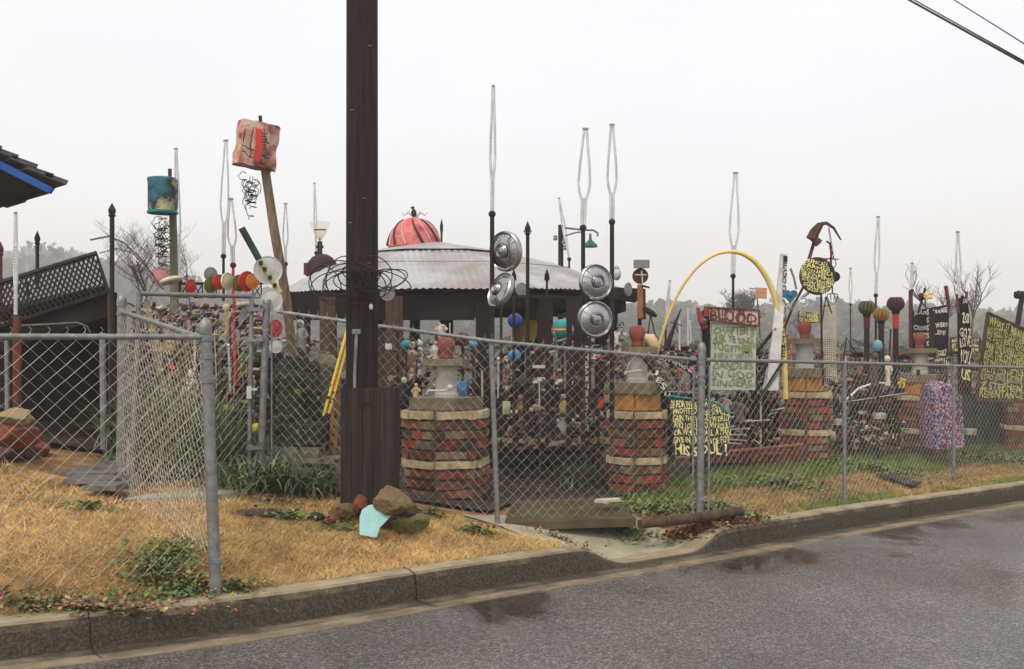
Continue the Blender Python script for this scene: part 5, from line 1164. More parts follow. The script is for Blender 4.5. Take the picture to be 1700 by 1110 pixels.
sign('green_street_sign', 'small green street sign hanging below the pavilion corner', [(1024, 545), (1036, 543), (1036, 534), (1024, 536)], 11, grnenam, ['CR'], whitet)
# inside the pavilion
sign('script_board', 'grey board with dark curly script seen under the pavilion roof', [(868, 562), (902, 562), (902, 497), (868, 497)], 11.4, greyd, ['JESUS', '', ''], black)
sign('script_board', 'small board with cream letters GEORGIA under the pavilion roof', [(778, 527), (800, 527), (800, 497), (778, 497)], 11.6, blk, ['', 'GEORGIA'], ivory, gap=.5)
vs2 = thing('vertical_letter_post', 'dark post with pale letters reading downward between hubcaps and second pillar', 'sign', P(974, 735, 8.6))
MB().box((XX(974, 8.6), 8.6, (ZZ(560, 8.6)+ZZ(735, 8.6))/2), (.075, .05, ZZ(560, 8.6)-ZZ(735, 8.6))).build('panel', black, vs2)
m = MB()
for i, ch in enumerate('THESINBROKEN'): text_into(m, ch, P(970, 585+i*12, 8.56), (1, 0, 0), (0, 0, 1), .036, .052, 0)
m.build('lettering', ivory, vs2)
for k, (px, t, col) in enumerate(((1000, 'HOME', orangep), (935, 'SAINT', yelt))):
    sign('small_lettered_board', ['little board with orange lettering under the lower bright hubcap', 'little board with yellow lettering inside the pavilion by the orange ball'][k], [(px-9, 528), (px+9, 526), (px+9, 516), (px-9, 518)], 11, blk, [t], col)
# ------------------------------------------------------------------ turbine heads
def turbine(px, py, w, Y, pb, lab, cols, pc):
    s = Y/F; o = thing('turbine_post', lab, 'vent', P(px, pb, Y), 'striped roof turbines set on posts'); r = w/2*s; c = P(px, py, Y)
    for par in (0, 1):
        m = MB()
        for k in range(par, 24, 2):
            a = 2*PI*k/24; pts = []
            for i in range(7): t = -1+i/3; rr_ = r*math.sqrt(max(.04, 1-(t*.82)**2)); pts.append(c+Vector((rr_*math.cos(a+t*.12), rr_*math.sin(a+t*.12), t*r*.78)))
            m.tube(pts, r*.12, 4)
        m.build('vanes', cols[par], o, smooth=50)
    m = MB(); m.lathe([(r*.5, -r*.8), (r*.88, -r*.4), (r*.93, 0), (r*.88, r*.4), (r*.45, r*.8), (1e-4, r*.86)], c, 18); m.build('core', cols[0], o)
    m = MB(); m.lathe([(r*.42, -r*1.35), (r*.5, -r*1.1), (r*.55, -r*.78)], c, 14); m.build('neck', black, o)
    MB().tube([c-Vector((0, 0, r*1.2)), P(px, 545, Y)], .034, 10).build('upper_post', pc, o, smooth=40); MB().tube([P(px, 545, Y), P(px, pb, Y)], .030, 10).build('lower_post', black, o, smooth=40)
turbine(1439, 510, 25, 11.0, 640, 'olive striped turbine head, leftmost of the three on red posts', (greenp, woodbr), maroon)
turbine(1463, 522, 24, 10.6, 640, 'green and tan striped turbine head, lowest of the three on posts', (terrac, greenp), maroon)
turbine(1487, 504, 26, 11.0, 640, 'brown turbine head, rightmost and tallest of the three on posts', (woodbr, maroon), redp)
tr = thing('turbine_post', 'dark rotor head on a leaning black post at the right edge', 'vent', P(1690, 640, 11.8)); MB().tube([P(1697, 492, 11.8), P(1688, 545, 11.8), P(1680, 640, 11.8)], .03, 10).build('post', black, tr); m = MB(); m.ball(P(1690, 489, 11.8), .05, 12, wob=.3); m.ball(P(1697, 488, 11.8), .04, 10); m.build('head', wooddk, tr)
solo(px_tube([(1395, 640, 11.5), (1405, 560, 11.3), (1430, 600, 11.2)], .008), 'bent_rod', 'bent dark rod left of the turbine heads', 'rod', wooddk)
# trellis
tl = thing('trellis', 'narrow pale metal lattice tower standing under the round sign', 'trellis', P(1378, 625, 9.6)); m = MB()
for i in range(34): y = 508+i*3.6; m.tube([P(1366, y, 9.6), P(1387+ (i/34)*2, y-.5, 9.6)], .0035, 4)
for k in range(8): m.tube([P(1367+k*2.8, 506, 9.6), P(1366+k*3.2, 632, 9.6)], .003, 4)
m.build('grid', ivory, tl)
m = MB(); m.tube([P(1371, 492, 9.5), P(1364, 540, 9.5)], .007, 5); m.tube([P(1371, 492, 9.5), P(1381, 520, 9.5)], .007, 5); m.tube([P(1366, 508, 9.5), P(1379, 507, 9.5)], .005, 5); m.build('iron_a_frame', rust, tl)
# masked face with green sunhat box on the pavilion corner (stacked robot)
rb = thing('robot_post', 'tin robot figure with grey box hat and wheel face on the pavilion corner', 'sculpture', P(1068, 545, 8.9)); rY2 = 8.9
MB().box(P(1065, 438, rY2), (.135, .08, .07)).build('box_hat', greyd, rb)
m = MB(); m.lathe([(13*rY2/F, -.02), (13*rY2/F, .02), (11*rY2/F, .02), (11*rY2/F, -.0), (1e-4, 0)], P(1063, 458, rY2), 20, Matrix.Rotation(PI/2, 3, 'X')); m.build('face', rust, rb)
m = MB(); m.tube([P(1054, 456, rY2-.04), P(1073, 456, rY2-.04)], .006, 5); m.tube([P(1065, 449, rY2-.04), P(1067, 470, rY2-.04)], .006, 5); m.build('cross', whitep, rb)
m = MB(); m.tube([P(1066, 474, rY2-.02), P(1078, 477, rY2-.05)], .009, 6); m.build('nose', black, rb)
m = MB(); m.tube([P(1063, 472, rY2), P(1063, 528, rY2)], .028, 10); m.build('body', pm('rust_orange', (.34, .14, .05), (.2, .1, .04)), rb, smooth=40); MB().tube([P(1068, 480, rY2+.02), P(1069, 530, rY2+.02)], .02, 8).build('body_side', maroon, rb)
m = px_tube([(1062, 528, 8.95), (1062, 560, 8.95), (1061, 640, 9.3)], .018); solo(m, 'post_stub', 'dark post under the tin robot figure', 'post', wooddk)
m = MB(); m.ball(P(1024, 455, 10.6), .045, 10, sz=1.5); m.ball(P(1024, 445, 10.6), .03, 8); solo(m, 'small_figure', 'small brown and white figure sitting on the right end of the tin roof', 'figurine', litter_m)
# mosaic mound
mm_ = pm('pink_mosaic', (.26, .08, .13), (.22, .18, .32), scale=11, rough=.6, c3=(.42, .25, .33), lo=.35, hi=.6, det=2)
t_ = mm_.node_tree; b_ = t_.nodes['Principled BSDF']; vo = N(t_, 'ShaderNodeTexVoronoi'); vo.inputs['Scale'].default_value = 38; co = N(t_, 'ShaderNodeTexCoord'); t_.links.new(co.outputs['Object'], vo.inputs['Vector'])
base = b_.inputs['Base Color'].links[0].from_socket; mr = N(t_, 'ShaderNodeMapRange'); mr.inputs[1].default_value = .25; mr.inputs[2].default_value = .6; mr.inputs[3].default_value = 1.5; mr.inputs[4].default_value = .25; t_.links.new(vo.outputs['Distance'], mr.inputs[0])
sc_ = N(t_, 'ShaderNodeVectorMath', operation='SCALE'); t_.links.new(base, sc_.inputs[0]); t_.links.new(mr.outputs[0], sc_.inputs['Scale']); t_.links.new(sc_.outputs[0], b_.inputs['Base Color'])
m = MB(); Ym = 10.2; s = Ym/F; pts = [(1549, 745), (1607, 743), (1604, 690), (1599, 655), (1586, 637), (1566, 632), (1551, 640), (1548, 680)]
a = [P(x, y, Ym) for x, y in pts]; n0 = len(a)
for ly, (dy, sc_) in enumerate(((0, .82), (.06, .97), (.22, 1), (.38, .9))):
    cx = sum(p.x for p in a)/n0; cz = sum(p.z for p in a)/n0
    for p in a: m.v.append(Vector((cx+(p.x-cx)*sc_, Ym+dy, (p.z-cz)*(1 if p.z < cz else sc_)+cz)))
for l in range(3):
    for i in range(n0): j = (i+1) % n0; m.face(l*n0+i, (l+1)*n0+i, (l+1)*n0+j, l*n0+j)
m.face(*range(n0)); m.face(*[3*n0+i for i in reversed(range(n0))]); solo(m, 'mosaic_mound', 'tall rounded mound speckled pink and lilac beside the fourth brick pillar', 'sculpture', mm_, smooth=50)
# ------------------------------------------------------------------ garden objects
def gbase(px, Y): return Vector((XX(px, Y), Y, Gp(px, Y)))
def ballpost(px, py, w, Y, mat, lab, pole=black, sz=1, name='ball_post', top=None):
    s = Y/F; b = gbase(px, Y); o = thing(name, lab, 'ball', b)
    m = MB(); m.ball(P(px, py, Y), w/2*s, 16, sz=sz); m.build('ball', mat, o, smooth=60)
    if top: m = MB(); m.ball(P(px, py, Y)+Vector((0, 0, -w/2*s*.1)), w/2*s*1.01, 16, sz=sz); m.v = [Vector((v.x, v.y, max(v.z, ZZ(py, Y)))) for v in m.v]; m.build('upper_half', top, o, smooth=60)
    MB().tube([P(px, py+w*.45, Y), b], .014, 6).build('post', pole, o)
def lathe_at(name, lab, cat, px, pb, Y, prof, mat, n=14, wob=0, smooth=50, sub=None):
    """prof in photo pixels: (radius, height)"""
    s = Y/F; m = MB(); m.lathe([(max(r*s, 1e-4), h*s) for r, h in prof], P(px, pb, Y), n, wob=wob); return solo(m, name, lab, cat, mat, smooth=smooth)
def wheel(px, py, w, h, Y, lab, turn=0, rimm=chromed, spokes=16, tube=.012, par=None):
    """spoked wheel: part of a bicycle (par given) or a hoop lying loose in the garden"""
    s = Y/F; r = h/2*s; tr = math.acos(max(.15, min(1, w/h)))*(1 if turn >= 0 else -1); M = Matrix.Rotation(tr, 3, 'Z') @ Matrix.Rotation(PI/2, 3, 'X'); c = P(px, py, Y)
    o = par or thing('spoked_hoop', lab, 'wheel', c-Vector((0, 0, r)))
    ty = MB().tube([c+M @ Vector((r*math.cos(i*PI/16), r*math.sin(i*PI/16), 0)) for i in range(32)], tube, 6, closed=True).build('wheel' if par else 'tyre', rubber, o, smooth=60)
    o = ty if par else o
    MB().tube([c+M @ Vector((r*.91*math.cos(i*PI/16), r*.91*math.sin(i*PI/16), 0)) for i in range(32)], .005, 5, closed=True).build('rim', rimm, o)
    m = MB()
    for k in range(spokes): a = 2*PI*k/spokes; m.tube([c+M @ Vector((.01*math.cos(a+1), .01*math.sin(a+1), .012 if k % 2 else -.012)), c+M @ Vector((r*.9*math.cos(a), r*.9*math.sin(a), 0))], .0014, 3)
    m.tube([c+M @ Vector((0, 0, -.03)), c+M @ Vector((0, 0, .03))], .014, 8); m.build('spokes', rimm, o)
def figure(name, lab, cat, px, pb, pt, w, Y, mat, seed, mat2=None, arms=True):
    """rough found-object figure: body, shoulders, head, stubby arms"""
    rs = random.Random(seed); s = Y/F; H = (pb-pt)*s; wd = w*s; b = P(px, pb, Y); m = MB()
    pts = [b, b+Vector((rs.uniform(-.1, .1)*wd, 0, H*.25)), b+Vector((rs.uniform(-.1, .1)*wd, 0, H*.5)), b+Vector((rs.uniform(-.1, .1)*wd, 0, H*.72)), b+Vector((rs.uniform(-.1, .1)*wd, 0, H*.8))]
    m.tube(pts, [wd*.42, wd*.36, wd*.38, wd*.40, wd*.14], 9)
    if arms:
        for sg in (-1, 1): m.tube([pts[3]+Vector((sg*wd*.3, 0, -H*.03)), pts[3]+Vector((sg*wd*.5, -.02, -H*.16)), pts[2]+Vector((sg*wd*.35, -.05, rs.uniform(-.05, .05)*H))], [wd*.12, wd*.10, wd*.08], 6)
    if mat2 is None: m.ball(pts[4]+Vector((0, 0, H*.09)), H*.10, 10, sz=1.15, wob=.2); return solo(m, name, lab, cat, mat, smooth=50)
    o = thing(name, lab, cat, b); m.build('body', mat, o, smooth=50); MB().ball(pts[4]+Vector((0, 0, H*.09)), H*.11, 10, sz=1.15, wob=.2).build('head', mat2, o, smooth=50)
def block(name, lab, cat, px0, px1, py0, py1, Y, mat, d=.12, rz=0):
    m = MB(); m.box((XX((px0+px1)/2, Y), Y, ZZ((py0+py1)/2, Y)), ((px1-px0)/F*Y, d, (py1-py0)/F*Y), rz=rz); m.v = [v+Vector((noise.noise(v*9)*.006, noise.noise(v*9+Vector((5, 0, 0)))*.006, noise.noise(v*9+Vector((0, 5, 0)))*.006)) for v in m.v]; return solo(m, name, lab, cat, mat)
spot = pm('speckled_pots', (.60, .50, .40), (.22, .07, .05), scale=30, rough=.7, c3=(.10, .06, .05), lo=.38, hi=.6, det=3, bump=.5)
spotw = pm('speckled_white', (.62, .60, .55), (.10, .08, .08), scale=26, rough=.7, lo=.42, hi=.55, det=2)
# --- clump builder for strappy plants
def strap_clump(name, lab, px, Y, rx, ry, n, L, seed, cols=((.10, .15, .06), (.16, .22, .10), (.06, .10, .04)), w=.007, sp=(.25, .9)):
    rs = random.Random(seed); m = MB(); cx = XX(px, Y)
    for i in range(n):
        x = cx+rs.gauss(0, rx*.45); y = Y+rs.gauss(0, ry*.45); z = G(x, y)+.02; a = rs.uniform(0, 2*PI); ll = L*rs.uniform(.6, 1.2); d = Vector((math.cos(a), math.sin(a), 0)); sd = Vector((-d.y, d.x, 0))*w*rs.uniform(.7, 1.3)
        c = rs.choice(cols); k = rs.uniform(.7, 1.5); m.cur = (c[0]*k, c[1]*k, c[2]*k); o = Vector((x, y, z)); prev = None; spr = rs.uniform(*sp)
        for q in range(6):
            f = q/5; p = o+d*ll*spr*f+Vector((0, 0, ll*(1.15*f-.95*spr*f*f))); ww = sd*(1-f*.9); j = len(m.v); m.v += [p-ww, p+ww]
            if prev is not None: m.face(prev, prev+1, j+1, j)
            prev = j
    return solo(m, name, lab, 'plant', leafM)
strap_clump('strappy_plant', 'dark green strappy clump at the foot of the fence left of the wooden cover', 440, 6.5, .34, .22, 330, .36, 1, cols=((.08, .11, .04), (.17, .22, .09), (.04, .06, .025)), w=.009, sp=(.5, 1.25))
strap_clump('strappy_plant', 'dark strappy clump just left of the wooden cover behind the fence', 515, 6.55, .26, .2, 260, .28, 2, cols=((.05, .07, .03), (.12, .15, .06), (.03, .045, .02)), w=.008, sp=(.5, 1.25))
strap_clump('ornamental_grass', 'grey green grassy clump behind the gate on its left half', 262, 7.0, .30, .25, 900, .64, 3, cols=((.15, .20, .10), (.22, .26, .15), (.08, .12, .05)), w=.006)
strap_clump('ornamental_grass', 'grey green grassy clump behind the gate beside the corner post', 325, 7.0, .28, .25, 700, .60, 4, cols=((.15, .20, .10), (.22, .26, .15), (.08, .12, .05)), w=.006)
strap_clump('ornamental_grass', 'dark green grassy clump behind the right half of the gate', 392, 7.1, .2, .2, 300, .40, 5, w=.006)
strap_clump('strappy_plant', 'dark weedy clump between the hubcap pole and second pillar', 985, 8.1, .3, .2, 260, .32, 6, cols=((.05, .08, .04), (.09, .12, .05)))
# --- region behind the gate
yp = thing('worn_yellow_pole', 'rough pale yellow pole leaning behind the gate', 'pole', P(277, 665, 7.4)); MB().tube([P(243, 500, 7.35), P(255, 560, 7.38), P(264, 610, 7.4), P(277, 672, 7.45)], [.02, .026, .028, .02], 9).build('shaft', pm('straw_worn', (.42, .36, .18), (.25, .2, .1), scale=16, rough=.9), yp, smooth=40)
for k in range(5): MB().box(P(246+k*6.5, 515+k*33, 7.345), (.05, .012, .02)).build('tie', ivory, yp)
lathe_at('terracotta_pot', 'round terracotta pot tipped behind the gate left of the corner post', 'pot', 262, 694, 7.3, [(5, 0), (12, 6), (14, 14), (10, 22), (7, 24), (8, 27)], terrac)
lathe_at('terracotta_pot', 'wide terracotta pot behind the gate, left one of the pair by the corner post', 'pot', 305, 700, 7.3, [(7, 0), (12, 5), (13, 13), (9, 19), (10, 22)], terrac)
lathe_at('terracotta_pot', 'terracotta pot right beside the corner post top band, right one of the pair', 'pot', 324, 692, 7.35, [(7, 0), (11, 5), (12, 12), (8, 18)], terrac)
m = MB()
for k in range(26): m.ball(P(221+R.uniform(-8, 8), 697+R.uniform(-7, 7), 6.9), .014, 6)
solo(m, 'cream_flowers', 'cream artificial flower bunch beside the left gate post', 'flowers', ivory)
m = MB(); m.rock(P(252, 712, 7.0), (.16, .12, .20), 31); solo(m, 'rock', 'pale grey upright rock behind the gate under the terracotta pot', 'rock', pm('pale_rock', (.42, .38, .36), (.26, .24, .22)), smooth=35)
lathe_at('stone_stump', 'tan rough stone stump beside the left gate post', 'stump', 211, 800, 6.5, [(8, 0), (9, 20), (8, 45), (7, 66), (4, 72)], pm('tan_stump', (.42, .33, .2), (.24, .19, .11), scale=20), wob=.1)
block('black_planter', 'black square planter behind the right half of the gate', 'planter', 385, 412, 683, 725, 7.3, blackw)
m = MB(); m.ball(P(426, 712, 7.2), .045, 12); solo(m, 'yellow_ball', 'yellow ball on the ground by the gate hinge post', 'ball', yellow, smooth=60)
disc(280, 578, 15, 20, 7.3, pm('mustard_plate', (.40, .32, .08), (.28, .22, .08)), 'mustard yellow round plate hanging behind the gate', 'plate', name='plate')
m = MB(); m.tube([P(283, 603, 7.3), P(286, 612, 7.28), P(281, 618, 7.3)], [.02, .025, .01], 6); solo(m, 'red_ribbon', 'bright red ribbon scrap behind the middle of the gate', 'ribbon', redp)
figure('white_figure', 'tall white and black speckled figure behind the gate beside the corner post', 'figure', 316, 688, 612, 26, 7.35, spotw, 5)
figure('tan_figurine', 'tan figurine hanging behind the gate between the red stake and corner post', 'figurine', 376, 560, 505, 11, 7.5, pm('tan_fig', (.45, .37, .22), (.25, .2, .12), scale=14), 6, ivory)
figure('white_figure', 'white speckled narrow figure just right of the corner post', 'figure', 354, 665, 622, 10, 7.4, spotw, 7, arms=False)
m = MB(); m.poly([P(398, 541, 7.3), P(409, 524, 7.3), P(412, 513, 7.3), P(402, 511, 7.3), P(395, 527, 7.3)], (0, .02, 0)); solo(m, 'slate_piece', 'pointed grey slate hanging in the right half of the gate', 'slate', greyd)
m = MB(); m.tube([P(395, 505, 7.25), P(414, 503, 7.25)], .014, 8); m.ball(P(396, 505, 7.25), .02, 8); m.ball(P(413, 503, 7.25), .02, 8); solo(m, 'bone', 'tan bone shaped stick tied just under the gate top rail', 'bone', ivory, smooth=50)
for i in range(5):
    lab = ['leftmost', 'second', 'middle', 'fourth', 'rightmost'][i]+' of five short striped orange and white sticks beside the gate upright'
    solo(px_tube([(396+i*4.2, 625, 7.3+.01*i), (397+i*4, 588, 7.3)], .006, 6), 'painted_stick', lab, 'stick', [orangep, ivory, redp, yellow, ivory][i], group='striped sticks beside the gate upright')
m = MB(); rs = random.Random(8)
for k in range(10):
    pts = [P(430, 560, 7.2)]; x, y = 428, 560+k*2
    for i in range(8): x -= rs.uniform(2, 9); y += rs.uniform(2, 12); pts.append(P(x, y, 7.2+rs.uniform(-.1, .1)))
    m.tube(pts, .004, 4)
solo(m, 'green_vine', 'green twining vine behind the right half of the gate', 'vine', pm('vine_green', (.07, .2, .09), (.1, .16, .06)))
# dark frame and x-panels above gate
solo(px_tube([(300, 470, 8.3), (440, 470, 8.3)], .012, 4), 'iron_rail', 'black iron rail behind the coloured lids', 'rail', black)
solo(px_tube([(300, 512, 8.3), (440, 508, 8.3)], .012, 4), 'iron_rail', 'black iron rail just below the gate top rail', 'rail', black)
for k, px in enumerate((304, 329, 352, 427)):
    m = MB(); a = P(px-7, 494, 8.3), P(px+7, 494, 8.3), P(px+7, 472, 8.3), P(px-7, 472, 8.3)
    for i in range(4): m.tube([a[i], a[(i+1) % 4]], .006, 4)
    m.tube([a[0], a[2]], .005, 4); m.tube([a[1], a[3]], .005, 4); solo(m, 'iron_cross_frame', ['first', 'second', 'third', 'last'][k]+' small black crossed frame from the left, behind the lids', 'iron frame', black, 'crossed iron frames behind the lids')
wall('board_backdrop', 'dark board wall far behind the gate', 'wall', 225, 470, 590, 745, 9.2, blackw)
# --- stone figures left of the wooden cover
figure('stone_figure', 'dark mossy seated stone figure right of the gate post', 'statue', 485, 705, 590, 62, 7.3, dkstone, 3)
figure('stone_figure', 'broad mossy stone figure beside the brown post left of the utility pole', 'statue', 518, 705, 598, 42, 7.5, dkstone, 9)
block('stone_block', 'wide mossy stone block under the dark stone figures', 'stone', 455, 540, 702, 735, 7.25, dkstone, .3)
block('stone_block', 'lower grey stone block beneath the mossy one left of the cover', 'stone', 462, 535, 740, 780, 7.2, stone, .3)
block('stone_slab', 'thin pale stone slab sticking out left of the wooden cover', 'stone', 505, 566, 758, 766, 7.15, stone, .25)
figure('tin_figure', 'small grey tin figure standing behind the fence right of the gate post', 'figure', 500, 590, 531, 20, 7.8, greyd, 12, spotw)
figure('small_figurine', 'pinkish white figurine at the left of the brown pavilion post', 'figurine', 484, 612, 575, 12, 7.6, litter_m, 13)
solo(px_tube([(478, 520, 7.5), (486, 545, 7.5)], .02, 8), 'red_bottle', 'red tube shape hanging beneath the tin roof left corner', 'tube', redp)
solo(px_tube([(560, 620, 7.4), (552, 755, 7.35)], .035, 6), 'orange_board', 'upright orange-brown board left of the wooden cover', 'board', pm('orange_wood', (.30, .15, .06), (.17, .08, .04)))
m = MB(); m.ball(P(494, 652, 7.15), .03, 8, wob=.4); solo(m, 'yellow_moss_stone', 'small yellowish lichen stone on the seated stone figure', 'stone', mossg)
for k, (px, py, w_, h_, mt, lab) in enumerate(((480, 785, 66, 52, dkstone, 'bottom left boulder of the stacked dark stones left of the wooden cover'), (532, 780, 62, 60, stone, 'bottom right grey boulder of the stacked dark stones left of the wooden cover'), (478, 745, 60, 46, stone, 'middle left boulder of the stacked stones behind the fence by the gate post'), (530, 728, 58, 54, dkstone, 'middle right dark boulder of the stacked stones by the wooden cover'), (482, 640, 56, 90, dkstone, 'tall upright dark stone behind the seated stone figure'), (530, 650, 44, 80, stone, 'tall upright grey stone beside the brown pavilion post'))):
    m = MB(); m.rock(P(px, py, 7.7), (w_/F*7.7*1.1, .3, h_/F*7.7*1.15), 60+k, .3*k); solo(m, 'boulder', lab, 'rock', mt, smooth=35)
rs = np.random.RandomState(77); m = MB()
for i in range(520):
    px = rs.uniform(452, 560); py = rs.uniform(590, 815); 
    if rs.rand() > (py-560)/260: continue
    o = P(px, py, rs.uniform(7.0, 7.2)); d = rs.uniform(0, 2*PI); L = rs.uniform(.02, .045); u = Vector((math.cos(d), -.5, math.sin(d))).normalized()*L; w_ = Vector((-math.sin(d), rs.uniform(-.3, .3), math.cos(d)))*L*.35
    a0 = len(m.v); m.v += [o, o+u*.45+w_, o+u, o+u*.45-w_]; k = rs.uniform(.5, 1.2); m.cur = (.05*k, .075*k, .03*k); m.face(a0, a0+1, a0+2, a0+3)
solo(m, 'ivy', 'dark small-leaved ivy creeping over the stones left of the wooden cover', 'plant', leafM)['kind'] = 'stuff'
# --- between pole and centre post
ballpost(674, 572, 17, 9.0, tealp, 'teal ball on a post right of the brown pavilion post')
ballpost(768, 563, 24, 8.9, maroon, 'large maroon ball on a post above the nearest pillar')
ballpost(786, 572, 15, 9.1, sky_b, 'pale blue ball half hidden by the large maroon ball')
ballpost(855, 532, 25, 8.6, bluep, 'deep blue ball on a post above the fence rail')
ballpost(854, 590, 22, 8.5, sky_b, 'bright blue ball on a post just below the fence rail')
ballpost(870, 634, 22, 8.4, pm('slate_ball', (.06, .07, .08), (.03, .035, .04)), 'dark slate ball on a post below the bright blue one')
ballpost(934, 548, 38, 9.3, tealp, 'big ball with orange upper half and teal lower half beside the pavilion post', top=orangep)
ballpost(890, 578, 9, 8.8, pinkp, 'small pink ball on a thin stake below the fence rail')
ballpost(1149, 613, 11, 8.6, pinkp, 'bright pink ball just left of the terminal post')
ballpost(993, 592, 8, 8.2, pinkp, 'tiny pink ball on a stake left of the second pillar')
ballpost(1457, 574, 16, 10.2, pm('pale_blue_ball', (.20, .36, .42), (.10, .2, .26), scale=9), 'blue and white ball beneath the turbine heads', sz=1.3)
ballpost(1122, 617, 8, 9.2, bronze, 'small brown ball on a stake left of the terminal post')
ballpost(660, 545, 14, 9.4, maroon, 'dark maroon ball beside the utility pole above the rail')
for k, (px, pb, pt, w, Y, mt, m2, lab) in enumerate((
    (684, 630, 566, 14, 8.6, spot, None, 'slim speckled red and cream sculpture left of two behind the fence near the pole'),
    (697, 625, 562, 12, 8.7, spotw, None, 'slim speckled cream sculpture right of two behind the fence near the pole'),
    (722, 598, 566, 12, 8.2, litter_m, None, 'small pink and white doll beside the first clay head'),
    (731, 560, 535, 20, 9.3, litter_m, None, 'pale crouching figure seen over the fence rail under the roof'),
    (756, 665, 632, 12, 7.7, redp, ivory, 'small red doll standing on the nearest pillar cap'),
    (865, 705, 655, 20, 8.6, bronze, None, 'tan bent figure under the dark slate ball'),
    (893, 705, 662, 22, 8.7, pm('khaki_fig', (.35, .3, .2), (.2, .16, .1), scale=14), spot, 'khaki seated figure right of the tan bent figure'),
    (935, 700, 655, 15, 8.8, pm('ochre_fig', (.45, .27, .1), (.3, .2, .1), scale=14), spotw, 'ochre standing figure between the pavilion posts'),
    (842, 650, 590, 10, 8.8, spot, None, 'narrow brown and cream figure by the centre line post'),
    (1014, 580, 555, 14, 8.5, greyd, spotw, 'grey metal face figure on the second pillar slab'),
    (1205, 690, 652, 20, 8.7, litter_m, None, 'pink and white figure below the green panel'),
    (1229, 700, 660, 22, 8.7, stone, spot, 'grey brown squat figure below the green panel right side'),
    (945, 625, 588, 12, 9.1, spot, None, 'brick coloured speckled ornament inside the pavilion right bay'),
    (1166, 560, 520, 9, 8.6, spot, None, 'stacked speckled totem left of the green panel post'),
    (703, 690, 660, 12, 8.1, litter_m, None, 'white and pink scrap figure at the left rim of the nearest pillar'),
    (690, 665, 636, 14, 8.4, pm('yellow_fig', (.6, .52, .25), (.35, .2, .1), scale=20), None, 'yellow and red lettered figure left of the nearest pillar'),
    (1010, 650, 600, 9, 8.4, spot, None, 'thin speckled post figure left of the second pillar'),
    (1452, 640, 585, 14, 9.8, pm('dark_fig', (.06, .05, .05), (.12, .1, .08)), None, 'dark figure standing beneath the blue and white ball'),
    (1474, 640, 590, 10, 10.0, ivory, None, 'pale slender figure right of the blue and white ball'))):
    figure('scrap_figure', lab, 'figure', px, pb, pt, w, Y, mt, 20+k, m2)
block('blue_box', 'bright blue plastic box on the back of the nearest pillar', 'box', 758, 775, 633, 657, 7.9, sky_b, .1)
m = px_tube([(708, 655, 7.3), (711, 648, 7.3), (740, 648, 7.3), (750, 642, 7.3)], .007); m.ball(P(747, 643, 7.3), .022, 8); solo(m, 'white_pipe_tap', 'white pipe with a tap across the neck of the nearest pillar', 'pipe', whitep, smooth=50)
disc(671, 630, 9, 10, 8.2, ivory, 'round cream dial between the wooden cover and nearest pillar', 'dial', name='dial')
wheel(657, 650, 24, 26, 8.0, 'small wheel peeking out above the wooden cover', rimm=chromed)
block('cream_block', 'cream and green carton on the wall left of the two bicycle wheels', 'block', 830, 847, 666, 690, 8.5, pm('cream_green', (.5, .47, .33), (.2, .25, .08), scale=8, lo=.45, hi=.52))
block('yellow_block', 'yellow mossy block in the middle of the rubble shelf', 'block', 861, 881, 690, 704, 8.5, pm('yel_moss', (.42, .35, .08), (.2, .2, .08)))
for k, (a, b, c, d, Y, mt, lab) in enumerate(((884, 908, 606, 611, 8.8, whitep, 'thin white strip hanging between the ball posts'), (884, 908, 626, 636, 8.8, spotw, 'white plaque with dark writing below the thin white strip'), (922, 938, 629, 637, 8.9, spotw, 'white number plaque inside the pavilion right bay'), (943, 951, 632, 638, 8.9, whitep, 'small white tile beside the number plaque'),
    (992, 1001, 661, 678, 8.2, redp, 'bright red tin left of the second pillar'), (1003, 1018, 655, 668, 8.3, pm('tan_box', (.4, .33, .18), (.25, .2, .12)), 'tan carton left of the second pillar cap'), (828, 842, 598, 602, 8.9, orangep, 'orange slat near the centre line post'), (640, 650, 570, 580, 9, whitep, 'white square tag right of the utility pole'))):
    block('plaque', lab, 'plaque', a, b, c, d, Y, mt, .03)
bk = thing('bicycle', 'small black bicycle standing behind the fence at centre', 'bicycle', P(887, 740, 8.3))
wheel(869, 718, 30, 40, 8.3, '', 1, par=bk); wheel(908, 720, 30, 40, 8.35, '', 1, par=bk)
m = MB(); m.tube([P(869, 718, 8.3), P(880, 700, 8.3), P(900, 702, 8.33), P(908, 720, 8.35)], .008, 6); m.tube([P(880, 700, 8.3), P(889, 718, 8.3), P(900, 702, 8.33)], .007, 6); m.build('frame_tube', rubber, bk); MB().tube([P(900, 702, 8.33), P(898, 692, 8.3), P(906, 690, 8.3)], .006, 6).build('handlebar', chromed, bk)
lathe_at('teal_vase', 'grey vase with teal lid on the shelf right of the bicycle wheels', 'vase', 933, 728, 8.5, [(6, 0), (10, 8), (9, 22), (4, 30), (6, 34)], pm('grey_vase', (.3, .33, .33), (.15, .17, .17)))
lathe_at('yellow_pot', 'large yellow pot on the far side of the pavilion under the script board', 'pot', 872, 565, 11.2, [(15, 0), (20, 12), (22, 24), (18, 34)], yellow)
m = MB(); rs = random.Random(4)
for i in range(60):
    px = 825+i*3; m.rock(P(px+rs.uniform(-3, 3), 738+rs.uniform(-8, 6), 8.45+rs.uniform(-.1, .1)), (rs.uniform(.06, .14), rs.uniform(.06, .12), rs.uniform(.03, .06)), i)
o = m.build('rubble', pm('rubble_mix', (.30, .2, .15), (.13, .09, .07), scale=6, c3=(.2, .15, .09), rough=.9), smooth=35); tag(o, 'low shelf of broken stone and brick behind the fence at centre', 'rubble', kind='stuff')
